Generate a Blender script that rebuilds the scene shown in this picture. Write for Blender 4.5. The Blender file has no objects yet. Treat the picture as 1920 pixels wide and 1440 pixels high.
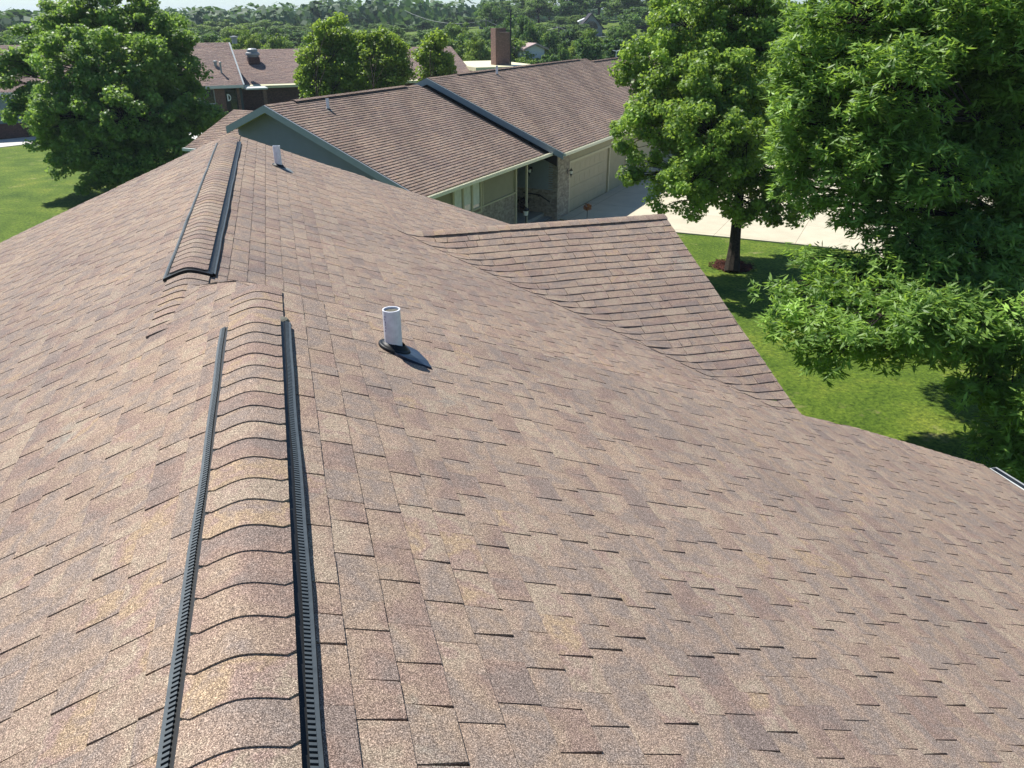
import bpy, math, random
import numpy as np
from mathutils import Vector

# ------------------------------------------------------------------ basics
GZ = 8.2                       # camera height above the lawn
FPX = 1442.0                   # focal length in photo pixels (1920 wide)
TH = math.radians(25.54)       # downward pitch
AZ = math.radians(16.1)        # camera heading, right of the main ridge
CT, ST, CA, SA = math.cos(TH), math.sin(TH), math.cos(AZ), math.sin(AZ)
sc = bpy.context.scene
COL = sc.collection


def at(px, py, Z):
    """photo pixel + depth along the optical axis -> world point"""
    X = (px - 960) / FPX; Y = (py - 720) / FPX
    r, f, u = X * Z, (-Y * ST + CT) * Z, (-Y * CT - ST) * Z
    return Vector((r * CA + f * SA, -r * SA + f * CA, GZ + u))


def onz(px, py, z=0.0):
    p = at(px, py, 1.0)
    t = (GZ - z) / (GZ - p.z)
    return Vector((p.x * t, p.y * t, z))


class MB:
    def __init__(s):
        s.v = []; s.f = []; s.t = []; s.sm = False

    def add(s, vs, fs, tint=None):
        o = len(s.v)
        s.v.extend([tuple(p) for p in vs])
        s.f.extend([tuple(i + o for i in f) for f in fs])
        s.t.extend(tint if isinstance(tint, list) else [tint if tint is not None else 0.5] * len(vs))

    def quad(s, a, b, c, d, tint=None):
        s.add([a, b, c, d], [(0, 1, 2, 3)], tint)

    def box(s, F, a0, a1, b0, b1, c0, c1, tint=None):
        p = [F(a, b, c) for c in (c0, c1) for b in (b0, b1) for a in (a0, a1)]
        s.add(p, [(0, 1, 3, 2), (4, 6, 7, 5), (0, 4, 5, 1), (2, 3, 7, 6), (0, 2, 6, 4), (1, 5, 7, 3)], tint)

    def hexa(s, p, tint=None):
        s.add(p, [(0, 1, 2, 3), (4, 7, 6, 5), (0, 4, 5, 1), (1, 5, 6, 2), (2, 6, 7, 3), (3, 7, 4, 0)], tint)

    def prism(s, poly, d, tint=None):
        n = len(poly); d = Vector(d)
        vs = [Vector(p) for p in poly] + [Vector(p) + d for p in poly]
        fs = [tuple(range(n))[::-1], tuple(range(n, 2 * n))] + [(i, (i + 1) % n, n + (i + 1) % n, n + i) for i in range(n)]
        s.add(vs, fs, tint)

    def tube(s, pts, rad, n=8, cap=True, tint=None):
        pts = [Vector(p) for p in pts]; vs = []; fs = []
        if not isinstance(rad, (list, tuple)): rad = [rad] * len(pts)
        ref = Vector((0.31, 0.2, 0.93))
        for i, p in enumerate(pts):
            d = (pts[min(i + 1, len(pts) - 1)] - pts[max(i - 1, 0)])
            if d.length < 1e-6: d = Vector((0, 0, 1))
            d.normalize()
            a = d.cross(ref)
            if a.length < .05: a = d.cross(Vector((1, 0, 0)))
            a.normalize(); b = d.cross(a)
            for k in range(n):
                an = 2 * math.pi * k / n
                vs.append(p + (a * math.cos(an) + b * math.sin(an)) * rad[i])
        for i in range(len(pts) - 1):
            for k in range(n):
                fs.append((i * n + k, i * n + (k + 1) % n, (i + 1) * n + (k + 1) % n, (i + 1) * n + k))
        if cap:
            fs.append(tuple(range(n))[::-1]); fs.append(tuple(range(len(pts) * n - n, len(pts) * n)))
        s.add(vs, fs, tint)

    def lathe(s, c, prof, n=20, tint=None, axis=None):
        c = Vector(c); vs = []; fs = []
        q = Vector((0, 0, 1)).rotation_difference(Vector(axis)) if axis else None
        for r, z in prof:
            for k in range(n):
                an = 2 * math.pi * k / n
                p = Vector((r * math.cos(an), r * math.sin(an), z))
                if q: p = q @ p
                vs.append(c + p)
        for i in range(len(prof) - 1):
            for k in range(n):
                fs.append((i * n + k, i * n + (k + 1) % n, (i + 1) * n + (k + 1) % n, (i + 1) * n + k))
        s.add(vs, fs, tint)

    def build(s, name, mat, parent=None, smooth=False):
        me = bpy.data.meshes.new(name)
        off = Vector(parent.matrix_world.translation) if parent else Vector((0, 0, 0))
        if parent is not None:
            off = ORG[parent.name]
        v = np.array(s.v, dtype=np.float64).reshape(-1, 3) - np.array(off)
        me.from_pydata(v.tolist(), [], s.f)
        a = me.attributes.new('tint', 'FLOAT', 'POINT')
        a.data.foreach_set('value', np.array(s.t, dtype=np.float32))
        me.materials.append(mat)
        if smooth: me.polygons.foreach_set('use_smooth', [True] * len(me.polygons))
        me.update()
        o = bpy.data.objects.new(name, me); COL.objects.link(o)
        ORG[o.name] = Vector((0, 0, 0)) + (off if parent else Vector((0, 0, 0)))
        if parent: o.parent = parent
        return o


ORG = {}


def tag(o, label=None, cat=None, group=None, kind=None):
    if label: o['label'] = label
    if cat: o['category'] = cat
    if group: o['group'] = group
    if kind: o['kind'] = kind
    return o


def thing(name, loc, label, cat, group=None):
    o = bpy.data.objects.new(name, None); COL.objects.link(o)
    o.location = loc; o.empty_display_size = .3
    ORG[o.name] = Vector(loc)
    return tag(o, label, cat, group)


# ------------------------------------------------------------------ materials
MATS = {}


def newmat(name):
    m = bpy.data.materials.new(name); m.use_nodes = True
    nt = m.node_tree; nt.nodes.clear()
    out = nt.nodes.new('ShaderNodeOutputMaterial')
    b = nt.nodes.new('ShaderNodeBsdfPrincipled')
    nt.links.new(b.outputs[0], out.inputs[0])
    MATS[name] = m
    return m, nt, b, out


def N(nt, t, **kw):
    n = nt.nodes.new(t)
    for k, v in kw.items():
        if k.startswith('i_'):
            n.inputs[int(k[2:])].default_value = v
        else:
            setattr(n, k, v)
    return n


def ramp(nt, stops, interp='LINEAR'):
    r = nt.nodes.new('ShaderNodeValToRGB'); r.color_ramp.interpolation = interp
    e = r.color_ramp.elements
    while len(e) < len(stops): e.new(.5)
    for k, (p, c) in enumerate(stops):
        e[k].position = p; e[k].color = (c[0], c[1], c[2], 1)
    return r


def mix(nt, bt, fac, a, b):
    m = nt.nodes.new('ShaderNodeMix'); m.data_type = 'RGBA'; m.blend_type = bt
    for sock, val in ((0, fac), (6, a), (7, b)):
        if hasattr(val, 'links'): nt.links.new(val, m.inputs[sock])
        elif sock == 0: m.inputs[0].default_value = val
        else: m.inputs[sock].default_value = (*val, 1)
    return m.outputs[2]


def plain(name, col, rough=.6, spec=.3, var=.12, scale=6, metal=0, bump=0.0, bscale=60):
    m, nt, b, out = newmat(name)
    tc = N(nt, 'ShaderNodeTexCoord')
    no = N(nt, 'ShaderNodeTexNoise'); no.inputs['Scale'].default_value = scale; no.inputs['Detail'].default_value = 6
    nt.links.new(tc.outputs['Object'], no.inputs['Vector'])
    r = ramp(nt, [(.25, (1 - var,) * 3), (.75, (1 + var,) * 3)]); nt.links.new(no.outputs[0], r.inputs[0])
    c = mix(nt, 'MULTIPLY', 1.0, col, r.outputs[0])
    nt.links.new(c, b.inputs['Base Color'])
    b.inputs['Roughness'].default_value = rough; b.inputs['Specular IOR Level'].default_value = spec
    b.inputs['Metallic'].default_value = metal
    if bump:
        n2 = N(nt, 'ShaderNodeTexNoise'); n2.inputs['Scale'].default_value = bscale
        nt.links.new(tc.outputs['Object'], n2.inputs['Vector'])
        bp = N(nt, 'ShaderNodeBump'); bp.inputs['Strength'].default_value = bump; bp.inputs['Distance'].default_value = .01
        nt.links.new(n2.outputs[0], bp.inputs['Height']); nt.links.new(bp.outputs[0], b.inputs['Normal'])
    return m


def shingle_mat(name, gain=(1, 1, 1), gscale=300, streak=0.0, contrast=1.0, az=0.0):
    m, nt, b, out = newmat(name)
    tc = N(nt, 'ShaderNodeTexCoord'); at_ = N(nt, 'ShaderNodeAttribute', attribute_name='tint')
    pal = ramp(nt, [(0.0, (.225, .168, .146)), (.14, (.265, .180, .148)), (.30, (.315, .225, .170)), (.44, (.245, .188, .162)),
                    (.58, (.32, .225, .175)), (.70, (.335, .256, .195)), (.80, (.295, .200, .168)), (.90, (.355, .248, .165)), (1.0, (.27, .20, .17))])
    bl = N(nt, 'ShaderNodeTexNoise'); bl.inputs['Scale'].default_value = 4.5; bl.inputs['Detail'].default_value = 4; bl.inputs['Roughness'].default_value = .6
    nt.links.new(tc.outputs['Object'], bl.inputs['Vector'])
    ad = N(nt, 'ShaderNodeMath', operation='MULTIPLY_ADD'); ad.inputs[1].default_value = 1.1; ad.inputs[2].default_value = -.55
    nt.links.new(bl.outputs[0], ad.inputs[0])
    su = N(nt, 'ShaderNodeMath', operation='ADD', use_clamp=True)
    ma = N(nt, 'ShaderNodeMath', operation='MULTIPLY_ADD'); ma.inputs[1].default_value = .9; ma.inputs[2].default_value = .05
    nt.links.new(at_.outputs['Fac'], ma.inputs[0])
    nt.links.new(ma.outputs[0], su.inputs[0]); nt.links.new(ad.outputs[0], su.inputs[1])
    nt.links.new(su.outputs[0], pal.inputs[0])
    # mineral granules
    g = N(nt, 'ShaderNodeTexNoise'); g.inputs['Scale'].default_value = gscale; g.inputs['Detail'].default_value = 2.5; g.inputs['Roughness'].default_value = .75
    nt.links.new(tc.outputs['Object'], g.inputs['Vector'])
    gr = ramp(nt, [(.33, (.20, .18, .17)), (.45, (.62, .59, .57)), (.52, (1.05, 1.03, 1.0)), (.59, (1.8, 1.78, 1.74)), (.68, (2.8, 2.8, 2.75))])
    nt.links.new(g.outputs[0], gr.inputs[0])
    c = mix(nt, 'MULTIPLY', .95, pal.outputs[0], gr.outputs[0])
    g2 = N(nt, 'ShaderNodeTexNoise'); g2.inputs['Scale'].default_value = gscale * .42; g2.inputs['Detail'].default_value = 3; g2.inputs['Roughness'].default_value = .7
    nt.links.new(tc.outputs['Object'], g2.inputs['Vector'])
    g2r = ramp(nt, [(.34, (.62, .61, .62)), (.5, (1, 1, 1)), (.66, (1.42, 1.4, 1.36))]); nt.links.new(g2.outputs[0], g2r.inputs[0])
    c = mix(nt, 'MULTIPLY', .75, c, g2r.outputs[0])
    # weathering, broad
    w = N(nt, 'ShaderNodeTexNoise'); w.inputs['Scale'].default_value = .55; w.inputs['Detail'].default_value = 5
    nt.links.new(tc.outputs['Object'], w.inputs['Vector'])
    wr = ramp(nt, [(.3, (.86 * gain[0], .87 * gain[1], .9 * gain[2])), (.7, (1.1 * gain[0], 1.08 * gain[1], 1.04 * gain[2]))]); nt.links.new(w.outputs[0], wr.inputs[0])
    c = mix(nt, 'MULTIPLY', 1.0, c, wr.outputs[0])
    if streak > 0:      # algae streaks running down the slope
        mp = N(nt, 'ShaderNodeMapping'); mp.inputs['Rotation'].default_value = (0, 0, az)
        mp.inputs['Scale'].default_value = (1.0, .16, .0)
        nt.links.new(tc.outputs['Object'], mp.inputs['Vector'])
        s = N(nt, 'ShaderNodeTexNoise'); s.inputs['Scale'].default_value = .8; s.inputs['Detail'].default_value = 5; s.inputs['Roughness'].default_value = .6
        nt.links.new(mp.outputs[0], s.inputs['Vector'])
        sr = ramp(nt, [(.42, (1, 1, 1)), (.62, (1 - streak, 1 - streak, 1 - streak * .95))]); nt.links.new(s.outputs[0], sr.inputs[0])
        c = mix(nt, 'MULTIPLY', 1.0, c, sr.outputs[0])
    li_ = N(nt, 'ShaderNodeTexNoise'); li_.inputs['Scale'].default_value = 1.9; li_.inputs['Detail'].default_value = 5; li_.inputs['Roughness'].default_value = .7
    nt.links.new(tc.outputs['Object'], li_.inputs['Vector'])
    lr_ = ramp(nt, [(.64, (0, 0, 0)), (.74, (.45, .45, .45))]); nt.links.new(li_.outputs[0], lr_.inputs[0])
    lc_ = mix(nt, 'MULTIPLY', 1.0, (.27, .28, .235), gr.outputs[0])
    c = mix(nt, 'MIX', lr_.outputs[0], c, lc_)
    nt.links.new(c, b.inputs['Base Color'])
    b.inputs['Roughness'].default_value = .93; b.inputs['Specular IOR Level'].default_value = .2
    bp = N(nt, 'ShaderNodeBump'); bp.inputs['Strength'].default_value = .5; bp.inputs['Distance'].default_value = .0015
    nt.links.new(g.outputs[0], bp.inputs['Height']); nt.links.new(bp.outputs[0], b.inputs['Normal'])
    return m


def leaf_mat(name, c0, c1, tr=(.10, .2, .02), mixf=.32, rough=.42):
    m, nt, b, out = newmat(name)
    at_ = N(nt, 'ShaderNodeAttribute', attribute_name='tint')
    oi = N(nt, 'ShaderNodeObjectInfo')
    r = ramp(nt, [(0, c0), (.75, c1), (1, tuple(min(1, x * 1.5) for x in c1))]); nt.links.new(at_.outputs['Fac'], r.inputs[0])
    hv = ramp(nt, [(0, (.62, .78, .85)), (.5, (1, 1, 1)), (1, (1.5, 1.22, .7))])
    c = mix(nt, 'MULTIPLY', 1.0 if 'far' in name else 0.0, r.outputs[0], hv.outputs[0])
    nt.links.new(oi.outputs['Random'], hv.inputs[0])
    nt.links.new(c, b.inputs['Base Color'])
    b.inputs['Roughness'].default_value = rough + .06; b.inputs['Specular IOR Level'].default_value = .32
    t = N(nt, 'ShaderNodeBsdfTranslucent'); t.inputs[0].default_value = (*tr, 1)
    ms = N(nt, 'ShaderNodeMixShader'); ms.inputs[0].default_value = mixf
    nt.links.new(b.outputs[0], ms.inputs[1]); nt.links.new(t.outputs[0], ms.inputs[2])
    nt.links.new(ms.outputs[0], out.inputs[0])
    return m


def brick_mat(name, c1, c2, mortar, rotz=0.0, axis='x', scale=1.0):
    m, nt, b, out = newmat(name)
    tc = N(nt, 'ShaderNodeTexCoord'); mp = N(nt, 'ShaderNodeMapping', vector_type='POINT')
    mp.inputs['Rotation'].default_value = (0, 0, rotz)
    nt.links.new(tc.outputs['Object'], mp.inputs[0])
    sp = N(nt, 'ShaderNodeSeparateXYZ'); nt.links.new(mp.outputs[0], sp.inputs[0])
    sm = N(nt, 'ShaderNodeMath', operation='ADD'); nt.links.new(sp.outputs[0], sm.inputs[0]); nt.links.new(sp.outputs[1], sm.inputs[1])
    cb = N(nt, 'ShaderNodeCombineXYZ'); nt.links.new(sm.outputs[0], cb.inputs[0]); nt.links.new(sp.outputs[2], cb.inputs[1])
    br = N(nt, 'ShaderNodeTexBrick'); br.inputs['Scale'].default_value = 1.0
    br.inputs['Brick Width'].default_value = .22 * scale; br.inputs['Row Height'].default_value = .075 * scale; br.inputs['Mortar Size'].default_value = .006 * scale
    br.inputs['Color1'].default_value = (*c1, 1); br.inputs['Color2'].default_value = (*c2, 1); br.inputs['Mortar'].default_value = (*mortar, 1)
    nt.links.new(cb.outputs[0], br.inputs[0])
    no = N(nt, 'ShaderNodeTexNoise'); no.inputs['Scale'].default_value = 9; nt.links.new(tc.outputs['Object'], no.inputs['Vector'])
    r = ramp(nt, [(.3, (.7, .7, .7)), (.7, (1.25, 1.25, 1.25))]); nt.links.new(no.outputs[0], r.inputs[0])
    nt.links.new(mix(nt, 'MULTIPLY', 1.0, br.outputs[0], r.outputs[0]), b.inputs['Base Color'])
    bp = N(nt, 'ShaderNodeBump'); bp.inputs['Strength'].default_value = .6; bp.inputs['Distance'].default_value = .01; bp.invert = True
    nt.links.new(br.outputs[1], bp.inputs['Height']); nt.links.new(bp.outputs[0], b.inputs['Normal'])
    b.inputs['Roughness'].default_value = .9
    return m


def concrete_mat(name, col, joint=3.0, rotz=0.0):
    m, nt, b, out = newmat(name)
    tc = N(nt, 'ShaderNodeTexCoord'); mp = N(nt, 'ShaderNodeMapping'); mp.inputs['Rotation'].default_value = (0, 0, rotz)
    nt.links.new(tc.outputs['Object'], mp.inputs[0])
    br = N(nt, 'ShaderNodeTexBrick', offset=0.0); br.inputs['Scale'].default_value = 1.0
    br.inputs['Brick Width'].default_value = joint; br.inputs['Row Height'].default_value = joint; br.inputs['Mortar Size'].default_value = .012
    br.inputs['Color1'].default_value = (1, 1, 1, 1); br.inputs['Color2'].default_value = (.93, .93, .93, 1); br.inputs['Mortar'].default_value = (.45, .43, .4, 1)
    nt.links.new(mp.outputs[0], br.inputs[0])
    no = N(nt, 'ShaderNodeTexNoise'); no.inputs['Scale'].default_value = 1.3; no.inputs['Detail'].default_value = 8; nt.links.new(tc.outputs['Object'], no.inputs['Vector'])
    r = ramp(nt, [(.3, tuple(x * .86 for x in col)), (.7, col)]); nt.links.new(no.outputs[0], r.inputs[0])
    nt.links.new(mix(nt, 'MULTIPLY', 1.0, r.outputs[0], br.outputs[0]), b.inputs['Base Color'])
    b.inputs['Roughness'].default_value = .85
    return m


def grass_mat(name):
    m, nt, b, out = newmat(name)
    tc = N(nt, 'ShaderNodeTexCoord')
    n1 = N(nt, 'ShaderNodeTexNoise'); n1.inputs['Scale'].default_value = .55; n1.inputs['Detail'].default_value = 7; n1.inputs['Roughness'].default_value = .62
    n2 = N(nt, 'ShaderNodeTexNoise'); n2.inputs['Scale'].default_value = 9; n2.inputs['Detail'].default_value = 5; n2.inputs['Roughness'].default_value = .85
    n3 = N(nt, 'ShaderNodeTexNoise'); n3.inputs['Scale'].default_value = .9; n3.inputs['Detail'].default_value = 6; n3.inputs['Roughness'].default_value = .7
    for n in (n1, n2, n3): nt.links.new(tc.outputs['Object'], n.inputs['Vector'])
    r1 = ramp(nt, [(.3, (.050, .098, .010)), (.52, (.100, .158, .017)), (.72, (.175, .215, .030))]); nt.links.new(n1.outputs[0], r1.inputs[0])
    r2 = ramp(nt, [(.36, (.30, .36, .32)), (.5, (.92, .93, .93)), (.66, (1.75, 1.6, 1.5))]); nt.links.new(n2.outputs[0], r2.inputs[0])
    c = mix(nt, 'MULTIPLY', 1.0, r1.outputs[0], r2.outputs[0])
    r3 = ramp(nt, [(.60, (0, 0, 0)), (.72, (.85, .85, .85))]); nt.links.new(n3.outputs[0], r3.inputs[0])
    c = mix(nt, 'MIX', r3.outputs[0], c, (.30, .27, .12))
    nt.links.new(c, b.inputs['Base Color']); b.inputs['Roughness'].default_value = .9; b.inputs['Specular IOR Level'].default_value = .15
    bp = N(nt, 'ShaderNodeBump'); bp.inputs['Strength'].default_value = .9; bp.inputs['Distance'].default_value = .05
    nt.links.new(n2.outputs[0], bp.inputs['Height']); nt.links.new(bp.outputs[0], b.inputs['Normal'])
    return m


AZN = math.radians(42.4)
M_SH = shingle_mat('shingle', gain=(.83, .885, .90))
M_SHN = shingle_mat('shingle_neighbour', gain=(.82, .85, .875), gscale=90, streak=.27, az=AZN)
M_SHS = shingle_mat('shingle_school', gain=(.80, .82, .90), gscale=40)
M_UNDER = plain('underlay', (.02, .018, .017), .95, .1)
M_PLAST = plain('vent_plastic', (.045, .052, .056), .5, .4, .2, 30)
M_PLAST2 = plain('vent_plastic_lip', (.062, .074, .080), .5, .4, .2, 30)
M_BLACK = plain('black_rubber', (.008, .009, .010), .5, .3)
M_FLASH = plain('painted_flashing', (.02, .032, .055), .38, .5, .25, 14)
M_FLASHG = plain('grey_flashing', (.16, .17, .16), .5, .4)
M_PVC = plain('pvc', (.72, .72, .76), .4, .4, .13, 28)
M_PVCR = plain('pvc_print', (.20, .17, .33), .5, .3)
M_MESHG = plain('vent_screen', (.12, .115, .09), .8, .2, .5, 90)
M_WHITEM = plain('white_metal', (.62, .62, .58), .35, .4, .08, 4)
M_GREYM = plain('grey_metal', (.30, .31, .31), .45, .4, .15, 6)
M_DARKM = plain('black_metal', (.01, .01, .011), .45, .4)
M_TRIMB = plain('sage_trim', (.27, .295, .33), .5, .3, .05, 3)
M_SIDEB = plain('sage_siding', (.185, .20, .235), .6, .3, .06, 3)
M_TAN = plain('tan_siding', (.34, .31, .20), .6, .3, .06, 3)
M_TANT = plain('tan_trim', (.52, .48, .33), .5, .3, .05, 3)
M_GUT = plain('cream_gutter', (.80, .78, .64), .4, .4, .05, 3)
M_GARAGE = plain('garage_door_paint', (.42, .37, .25), .5, .3, .05, 2)
M_GLASS = plain('window_glass', (.45, .47, .45), .08, .8, .3, 1.5)
M_CURT = plain('curtain', (.80, .80, .76), .8, .2, .1, 6)
M_DGLASS = plain('dark_glass', (.015, .02, .025), .1, .8, .3, 1)
M_SOFFIT = plain('soffit', (.30, .27, .2), .7, .2)
M_BRK = brick_mat('pale_brick', (.42, .36, .27), (.26, .21, .165), (.34, .31, .27), rotz=AZN)
M_BRKR = brick_mat('red_brick', (.20, .105, .078), (.15, .078, .058), (.18, .14, .12), rotz=math.radians(8))
M_BRKD = brick_mat('dark_brick', (.13, .058, .045), (.09, .042, .035), (.10, .07, .06), rotz=math.radians(8))
M_CONC = concrete_mat('driveway_concrete', (.56, .50, .365), 3.2, AZN)
M_CONCW = concrete_mat('walk_concrete', (.62, .60, .55), 1.5, .3)
M_STREET = plain('street_concrete', (.52, .50, .47), .9, .2, .15, 1)
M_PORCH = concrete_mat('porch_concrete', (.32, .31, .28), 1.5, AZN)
M_GRASS = grass_mat('grass')
M_BARK = plain('bark', (.042, .034, .027), .95, .1, .4, 14, bump=.8, bscale=18)
M_MULCH = plain('mulch', (.06, .022, .015), .95, .1, .6, 22, bump=1, bscale=30)
M_YFAS = plain('cream_fascia', (.72, .66, .42), .5, .3, .06)
M_WFAS = plain('white_fascia', (.56, .58, .56), .5, .3, .06)
M_DWALL = plain('shade_dark_wall', (.035, .05, .06), .6, .3)  # shade of the school's gable end put into the wall colour
M_PANEL = plain('blue_grey_panel', (.20, .26, .28), .5, .3, .06)
M_GREYT = plain('grey_trim', (.30, .34, .35), .5, .3, .06)
M_SIGNW = plain('white_sign', (.75, .75, .75), .5, .3, .02)
M_WOOD = plain('pole_wood', (.17, .15, .13), .9, .1, .2, 5)
M_POT = plain('clay_pot', (.10, .06, .045), .8, .2)
L_MAPLE = leaf_mat('leaf_maple', (.045, .100, .022), (.27, .41, .075), (.38, .55, .07), .42)
L_MAPLEL = leaf_mat('leaf_maple_blue', (.042, .100, .030), (.24, .38, .078), (.34, .52, .08), .42)
L_OAK = leaf_mat('leaf_oak', (.042, .100, .026), (.26, .41, .08), (.36, .55, .07), .42, rough=.42)
L_COL = leaf_mat('leaf_column', (.07, .14, .022), (.26, .38, .06), (.40, .55, .06), .42)
L_FAR = leaf_mat('leaf_far', (.050, .105, .036), (.14, .24, .065), (.20, .34, .055), .3, .6)
L_FARY = leaf_mat('leaf_far_yellow', (.09, .15, .024), (.25, .36, .05), (.30, .44, .045), .25, .6)
L_SPR = leaf_mat('leaf_far_spruce', (.010, .028, .022), (.022, .05, .036), (.02, .05, .03), .1, .7)
L_WOOD = leaf_mat('leaf_woodland', (.035, .085, .036), (.10, .185, .065), (.13, .24, .05), .25, .6)
L_PLUM = leaf_mat('leaf_plum', (.030, .018, .020), (.06, .035, .035), (.06, .03, .03), .2, .6)
L_ORA = leaf_mat('leaf_orange', (.32, .12, .05), (.48, .21, .08), (.4, .15, .05))

# ------------------------------------------------------------------ main roof geometry
S1 = .4167; SB = .385
XA, HA0 = -.26, 1.50
XB = -.788; HB0 = HA0 + S1 * (XA - XB)
DG, HG = 10.04, 2.583            # cross gable ridge
XE, DR = 7.37, 5.75              # eave and rake of the wide bay
XG = 5.18                        # gable end of the cross gable
DF = 13.9; DN = -4.0


def sst(a, b, x):
    t = min(1, max(0, (x - a) / (b - a))); return t * t * (3 - 2 * t)


def HL(x): return HA0 + S1 * (XA - x)


def HR(x, d):
    ha = HA0 + S1 * (x - XA); hb = HB0 + SB * (x - XB)
    q = max(0, x); w = sst(4.80 + .16 * q, 5.75 + .10 * q, d)
    return ha + (hb - ha) * w


def und(x, y):
    q = abs(x - XA) if y < 4.95 else abs(x - XB)
    w = 1.0 if (y < 4.7 or y > 5.3) else abs(y - 5.0) / .3
    rd = -S1 * (math.sqrt(q * q + .0036) - q) * min(1, w)
    return rd + .0035 * math.sin(2.1 * x + .7 * y + .6) + .003 * math.sin(1.3 * y - .8 * x) + .0022 * math.sin(4.7 * y + 2.3 * x) + .0016 * math.sin(9.1 * y - 5.2 * x + 1) + .0012 * math.sin(7.3 * x)


def shingles(mb, M, k0, k1, e, bounds, rng, wr=(.11, .235), th=.0066, lam=.0024, praise=.55, butt=.003):
    for k in range(k0, k1):
        t0, t1 = k * e, (k + 1) * e
        B0, B1 = bounds(t0 + 1e-4), bounds(t1 - 1e-4)
        for (a0, b0), (a1, b1) in zip(B0, B1):
            s = min(a0, a1) - rng.uniform(0, .3); end = max(b0, b1); raised = rng.random() < .5
            jt = rng.uniform(-.002, .002)
            base_t = rng.random(); n = 0
            while s < end:
                w = rng.uniform(*wr)
                if rng.random() < .25: base_t = rng.random()
                raised = (not raised) if rng.random() < .93 else raised
                e1 = s + w
                u0, u1 = max(s, a0), min(e1, b0); l0, l1 = max(s, a1), min(e1, b1)
                s = e1
                if u1 - u0 < 1e-3 and l1 - l0 < 1e-3: continue
                u1 = max(u1, u0); l1 = max(l1, l0); u0 = min(u0, b0); l0 = min(l0, b1); u1 = max(min(u1, b0), min(u0, b0)); l1 = max(l1, l0)
                hr = lam if raised else 0
                sk = rng.uniform(.0, .010) if raised else 0
                g = .0012
                tt1 = t1 + jt + rng.uniform(-.0012, .0012)
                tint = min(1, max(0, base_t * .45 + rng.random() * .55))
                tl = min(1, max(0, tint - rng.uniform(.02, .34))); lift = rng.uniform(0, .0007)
                pa = [M(u0 + g, t0, .0008 + hr), M(u1 - g, t0, .0008 + hr), M(l1 - g - sk, tt1, th + hr + lift), M(l0 + g + sk, tt1, th + hr + lift)]
                pb = [M(u0 + g, t0, -.004), M(u1 - g, t0, -.004), M(l1 - g - sk, tt1, -butt), M(l0 + g + sk, tt1, -butt)]
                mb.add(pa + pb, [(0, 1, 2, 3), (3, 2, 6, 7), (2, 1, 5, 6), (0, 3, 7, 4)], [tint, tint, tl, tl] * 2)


def caps(mb, O, D, S, s0, s1, zf, half, rng, e=.145, lift=.004, th=.0042, rr=.05, slope=(S1, S1), clip=.016, n=12, flush=False):
    """overlapping ridge caps; O origin xy, D unit along, S unit side; zf(s) ridge height"""
    m = int(round((s1 - s0) / e)); e = (s1 - s0) / m
    for i in range(m):
        a = s0 + i * e; b = a + e * 1.05
        tint = rng.random(); top = []; bot = []; far = []
        ex = rng.uniform(-.005, .005); lf = rng.uniform(0, .0022); sk = rng.uniform(-.02, .02)
        for j in range(n + 1):
            x = -half + 2 * half * j / n
            cl = max(0, abs(x) - (half - clip))
            sl = slope[0] if x < 0 else slope[1]
            dz = -sl * (math.sqrt(x * x + rr * rr) - (0 if flush else rr))
            q = a + cl * 1.2 + ex + sk * x
            px = O[0] + D[0] * q + S[0] * x; py = O[1] + D[1] * q + S[1] * x
            top.append((px, py, zf(q) + dz + lift + th + lf)); bot.append((px, py, zf(q) + dz + lift - (.004 if i else .018)))
            px = O[0] + D[0] * b + S[0] * x; py = O[1] + D[1] * b + S[1] * x
            far.append((px, py, zf(b) + dz + lift))
        vs = top + bot + far; n1 = n + 1
        fs = [(j, j + 1, 2 * n1 + j + 1, 2 * n1 + j) for j in range(n)] + [(j, n1 + j, n1 + j + 1, j + 1) for j in range(n)]
        fs += [(0, 2 * n1, n1), (n, n1 + n, 2 * n1 + n)]
        mb.add(vs, fs, tint)


rng = random.Random(5)
house = thing('house', (0, 2, 0), 'nearest house, its brown laminated shingle roof with white pipe vents fills the lower photo', 'house')
E0 = .132
KOFF = XB


def MR(s, t, h):
    x = XB + t
    return (x, s, GZ - HR(x, s) + h + und(x, s))


def dtr(x):     # where the right plane passes below the left plane, between both ridges
    lo, hi = 4.5, 6.2
    for _ in range(30):
        m = (lo + hi) / 2
        if HR(x, m) > HL(x): hi = m
        else: lo = m
    return hi


def boundsR(t):
    x = XB + t
    if x < XA - 1e-5: return [(dtr(x) - .01, DF)]
    if x < 1.454: return [(DN, DF)]
    if x < XG: return [(DN, 11.49 - x + .02), (8.586 + x - .02, DF)]
    return [(DN, DR)]


def ML(s, t, h):
    x = XA - t
    return (x, s, GZ - HL(x) + h + und(x, s))


def boundsL(t):
    x = XA - t
    if x > XB + 1e-5: return [(DN, dtr(x) + .01)]
    return [(DN, DF)]


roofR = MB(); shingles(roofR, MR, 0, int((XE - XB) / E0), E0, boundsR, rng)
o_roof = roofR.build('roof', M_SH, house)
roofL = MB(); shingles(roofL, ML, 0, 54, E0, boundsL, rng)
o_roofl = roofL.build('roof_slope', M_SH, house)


def MG(s, t, h):        # cross gable, slope towards the camera; s = x
    d = DG - t
    H = HG + SB * t
    zg = GZ - H; zm = GZ - HR(s, d)
    z = zg
    if zm > zg - .10:
        q = zm - zg; z = zg + (.5 * (q + .10)) ** 2 / .10 if q < .10 else zm
    return (s, d, z + h + und(s, d))


def boundsG(t): return [(1.454 + t - .16, XG)]


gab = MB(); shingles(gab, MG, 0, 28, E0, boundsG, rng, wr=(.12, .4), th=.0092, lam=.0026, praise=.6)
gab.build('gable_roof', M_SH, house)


def MG2(s, t, h):
    return (s, DG + t, GZ - HG - SB * t + h)


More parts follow.
